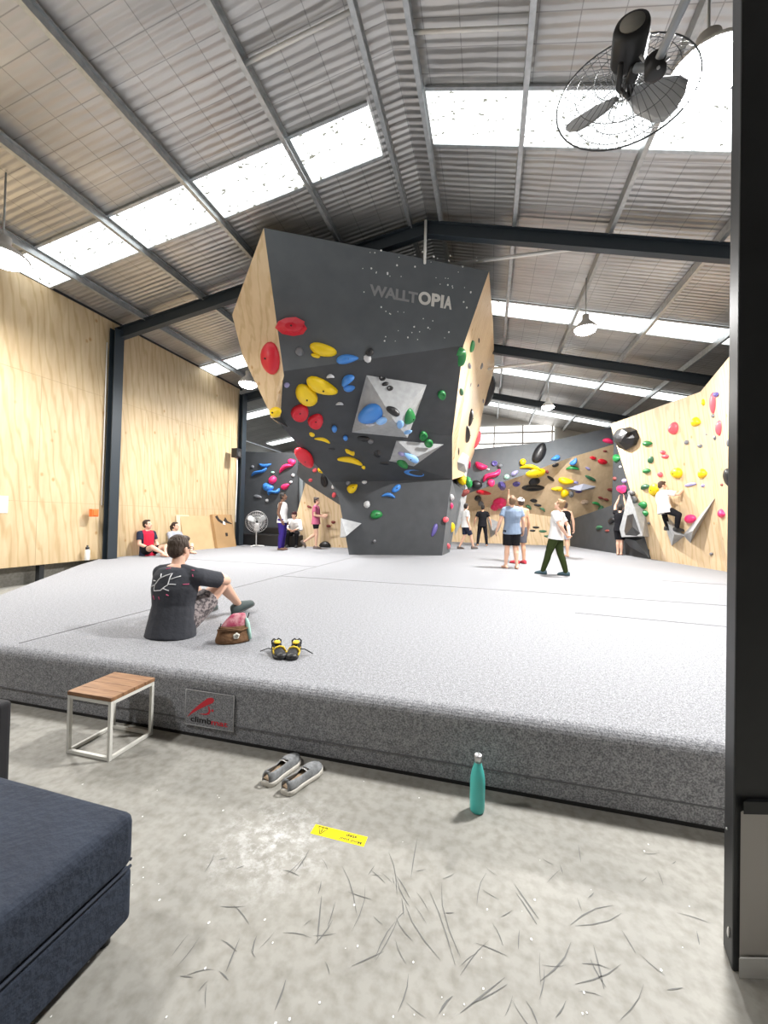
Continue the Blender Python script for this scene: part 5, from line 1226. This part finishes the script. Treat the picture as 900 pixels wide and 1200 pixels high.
def carton(o,b0_,b1_,tp,nr_):
    dk=mat('torn_hole',(.03,.02,.015),.9)
    u_=(b1_-b0_)
    for pts in ([(.10,.93),(.22,.80),(.42,.72),(.48,.78),(.30,.86),(.22,.97)],[(.50,.80),(.62,.92),(.72,.80),(.95,.72),(.92,.70),(.66,.74)],[(.50,.33),(.62,.34),(.62,.44),(.50,.44)]):
        t=MB(); t.prism([b0_+u_*a+tp*b+nr_*.004 for a,b in pts],-nr_*.003).build('torn_opening' if len(pts)>4 else 'hand_hole',dk,o)
    t=MB(); t.prism([b0_+u_*.44+tp*.70+nr_*.012,b0_+u_*.56+tp*.68+nr_*.02,b0_+u_*.55+tp*.78+nr_*.008,b0_+u_*.47+tp*.80+nr_*.008],-nr_*.003).build('torn_flap',white,o)
lean('cardboard_box','tall flat cardboard carton with torn holes leaning on the plywood wall','box',yy(255,643,.34),yy(277,642,.34),1.08,.34,.11,card,carton)
# --- pedestal fan
pf=near(300,641,12.35); o=thing('pedestal_fan','pedestal fan with round wire cage standing by the far end of the plywood wall','fan',pf)
stl=mat('fan_chrome',(.70,.70,.70),.35,.6)
t=MB()
for a in range(3): 
    q=2*PI*a/3+.4; t.tube([pf+V((0,0,.04)),pf+V((.27*math.cos(q),.27*math.sin(q),.02))],.018,8)
t.build('base',white,o)
MB().tube([pf+V((0,0,.02)),pf+V((0,0,.72))],.02,10).build('pole',stl,o)
fc=pf+V((.05,-.08,.84)); fd=(EYE-fc+V((1.2,0,0))); fd.z=.25; fd.normalize(); fx=fd.cross(V((0,0,1))).normalized(); fy=fx.cross(fd)
def cage(o,c,fd,fx,fy,Rr,dep,m,nring=(1.0,.72,.45,.2),ns=36,r=.0035,front=True):
    t=MB()
    for sg in ((-1,1) if front else (-1,)):
        for q in nring: t.tube([c+fd*sg*dep*(1-q**2.5)+(fx*math.cos(a*PI/18)+fy*math.sin(a*PI/18))*Rr*q for a in range(36)],r*(2.2 if q==1 else 1),5,closed=True)
        for k_ in range(ns):
            a=2*PI*k_/ns; t.tube([c+fd*sg*dep*(1-q**2.5)+(fx*math.cos(a)+fy*math.sin(a))*Rr*q for q in (.12,.45,.75,.92,1)],r*.8,4)
    t.build('cage',m,o)
def blades(o,c,fd,fx,fy,Rr,m,n=3):
    for k_ in range(n):
        a=2*PI*k_/n+.5; e=fx*math.cos(a)+fy*math.sin(a); g=-fx*math.sin(a)+fy*math.cos(a)
        t=MB(); t.loft([(c+e*Rr*q+fd*.0,g*Rr*w,fd*.004+e*0) for q,w in ((.12,.10),(.35,.24),(.7,.30),(.85,.26),(.92,.10))],8)
        Mx=Matrix.Rotation(R(22),3,e); t.v=[c+Mx@(p-c) for p in t.v]; t.build('blade',m,o)
cage(o,fc,fd,fx,fy,.36,.10,stl); blades(o,fc,fd,fx,fy,.36,mat('fan_blade_grey',(.45,.46,.47),.4,.3))
MB().lathe(fc-fd*.22,[(.03,0),(.09,.01),(.10,.06),(.09,.18),(.05,.2)],16,Matrix((fx,fy,fd)).transposed()).build('motor',mat('black_plastic',(.012,.012,.013),.45),o)
# --- big wall fan under the roof
m0=aty(741,27,2.30); m1=aty(745,80,2.42); cc_=aty(732,108,2.62)
fd=(m0-cc_).normalized(); fx=fd.cross(V((0,1,0))).normalized(); fy=fx.cross(fd)
ax1=(cc_-m0).normalized()
o=thing('industrial_fan','big black industrial fan with wire cage mounted high near the skylight','fan',m1)
dkp=mat('fan_motor_black',(.014,.014,.015),.5); L_=(m1-m0).length
Mm=Matrix((fx,fy,-fd)).transposed()
MB().lathe(m0,[(.05,0),(.078,.0),(.086,.02),(.088,.06),(.088,L_-.02),(.07,L_+.01),(.03,L_+.05)],24,Mm).build('motor',dkp,o)
MB().lathe(m0-ax1*.002,[(.058,-.004),(.058,.002)],20,Mm).build('end_cap',mat('motor_end_grey',(.30,.29,.26),.6),o)
cage(o,cc_,fd,fx,fy,.37,.11,mat('cage_wire',(.22,.23,.24),.5,.4),ns=48,r=.0022)
blades(o,cc_,fd,fx,fy,.36,mat('pale_fan_blade',(.62,.63,.65),.4,.1))
MB().tube([m1,cc_],.03,12).build('shaft',dkp,o)
t=MB(); ya=(m0+m1)/2; t.tube([ya-fx*.10,ya-fx*.10+ax1*.12,ya+fx*.0+ax1*.26],.014,8); t.tube([ya+fx*.10,ya+fx*.10+ax1*.12,ya+ax1*.26],.014,8); t.build('yoke',dkp,o)
hj=aty(768,78,2.36); MB().lathe(hj-V((0,0,.05)),[(.03,0),(.05,.01),(.05,.09),(.03,.10)],14).build('pivot_housing',dkp,o)
ctop=V((pa.x,pa.y,hj.z+.05)); MB().tube([m1,hj,V((pa.x+.05,pa.y+.03,hj.z+.02))],.022,10).build('arm',mat('arm_grey',(.30,.32,.34),.5,.4),o)
t=MB(); t.tube([m0+fx*.04-fy*.09+ax1*.10,m1-fy*.08,hj+V((0,-.04,-.05)),hj+V((.05,-.03,-.0))],.008,6); t.build('power_lead',mat('grey_cable',(.45,.45,.46),.6),o)
# --- black couch and grey post at far left
cx0=aty(289,632,13.05).x; cx1=aty(352,632,13.05).x
o=thing('couch','low black couch in front of the far charcoal wall','couch',((cx0+cx1)/2,13.1,MAT))
bk2=mat('black_vinyl',(.008,.008,.009),.5)
MB().box(((cx0+cx1)/2,13.05,MAT+.20),(cx1-cx0,.62,.40)).build('seat',bk2,o,bevel=.04,seg=3)
MB().box(((cx0+cx1)/2,13.33,MAT+.42),(cx1-cx0,.16,.46)).build('backrest',bk2,o,bevel=.04,seg=3)
pq=aty(352,630,13.9); o=thing('steel_column','slim grey steel post rising behind the capped person','column',(pq.x,13.9,MAT))
MB().box((pq.x,13.9,3.3),(.15,.15,5.8)).build('shaft',mat('grey_post',(.22,.24,.25),.5),o)
MB().box((pq.x,13.9,MAT+.62),(.44,.30,1.24)).build('base_pad',mat('grey_vinyl_pad',(.34,.37,.40),.6),o,bevel=.03)
pq=near(381,631,13.3); o=MB(); o.loft([(pq+V((0,0,z)),V((a,0,0)),V((0,b,0))) for z,a,b in ((0,.18,.12),(.05,.22,.14),(.13,.18,.11),(.20,.07,.05))],14); tag(o.build('bag',bk2,None,pq),'small black bag lying on the mat behind the walking woman','bag')
# ================================================================ lamps
def lamp(x,y,z,power,label=None,r=.20):
    o=thing('high_bay_lamp',label,'lamp',(x,y,z),'high bay lamps') if label else None
    c=V((x,y,z))
    if label:
        o.pop('group') if 'group' in o else None; o['group']='high bay lamps under the roof'
        MB().lathe(c,[(r,0),(r*1.02,.02),(r*.75,.10),(r*.45,.16),(r*.3,.20),(r*.3,.30),(r*.1,.32)],24).build('housing',lightgrey,o)
        MB().lathe(c,[(r*.05,-.10),(r*.5,-.085),(r*.85,-.045),(r*.97,0)],24).build('diffuser',mat('lamp_diffuser',(1,1,1),.5,emit=(1,1,.99),estr=45),o)
        MB().tube([c+V((0,0,.3)),V((x,y,roofz(x)-.02))],.012,8).build('hanger',galv,o)
    l=bpy.data.lights.new('lamp_light','AREA'); l.shape='DISK'; l.size=r*2; l.energy=power; l.color=(1,.985,.96)
    lo=bpy.data.objects.new('lamp_light',l); COL.objects.link(lo)
    lo.location=V((0,0,-.115)) if o else c
    if o: lo.parent=o
PW=430
for (px,py,z,lab) in ((830,85,5.25,'glaring high bay lamp beside the near right column'),(686,386,5.45,'high bay lamp glowing below the second roof skylight on the right'),(642,477,5.5,'small far high bay lamp on the right, below the farther skylight'),(291,450,4.55,'high bay lamp glaring at the left edge of the boulder'),(3,302,5.0,'glaring high bay lamp at the left edge above the plywood wall')):
    c=atz(px,py,z); lamp(c.x,c.y,c.z,PW*{830:1.0,686:1.35,642:1.2,291:.6,3:.5}[px],lab,.30 if px in (3,830) else .22)
for x,y,z,q in ((-4.3,.2,5.2,.30),(-6.2,12.2,5.3,.6)): lamp(x,y,z,PW*q,'high bay lamp out of view')
w=bpy.data.worlds.new('world'); SC.world=w; w.use_nodes=True; w.node_tree.nodes['Background'].inputs['Color'].default_value=(.85,.92,1,1); w.node_tree.nodes['Background'].inputs['Strength'].default_value=1.0
SC.view_settings.view_transform='Standard'; SC.view_settings.look='None'; SC.view_settings.gamma=1; SC.view_settings.use_curve_mapping=False; SC.view_settings.exposure=0.27
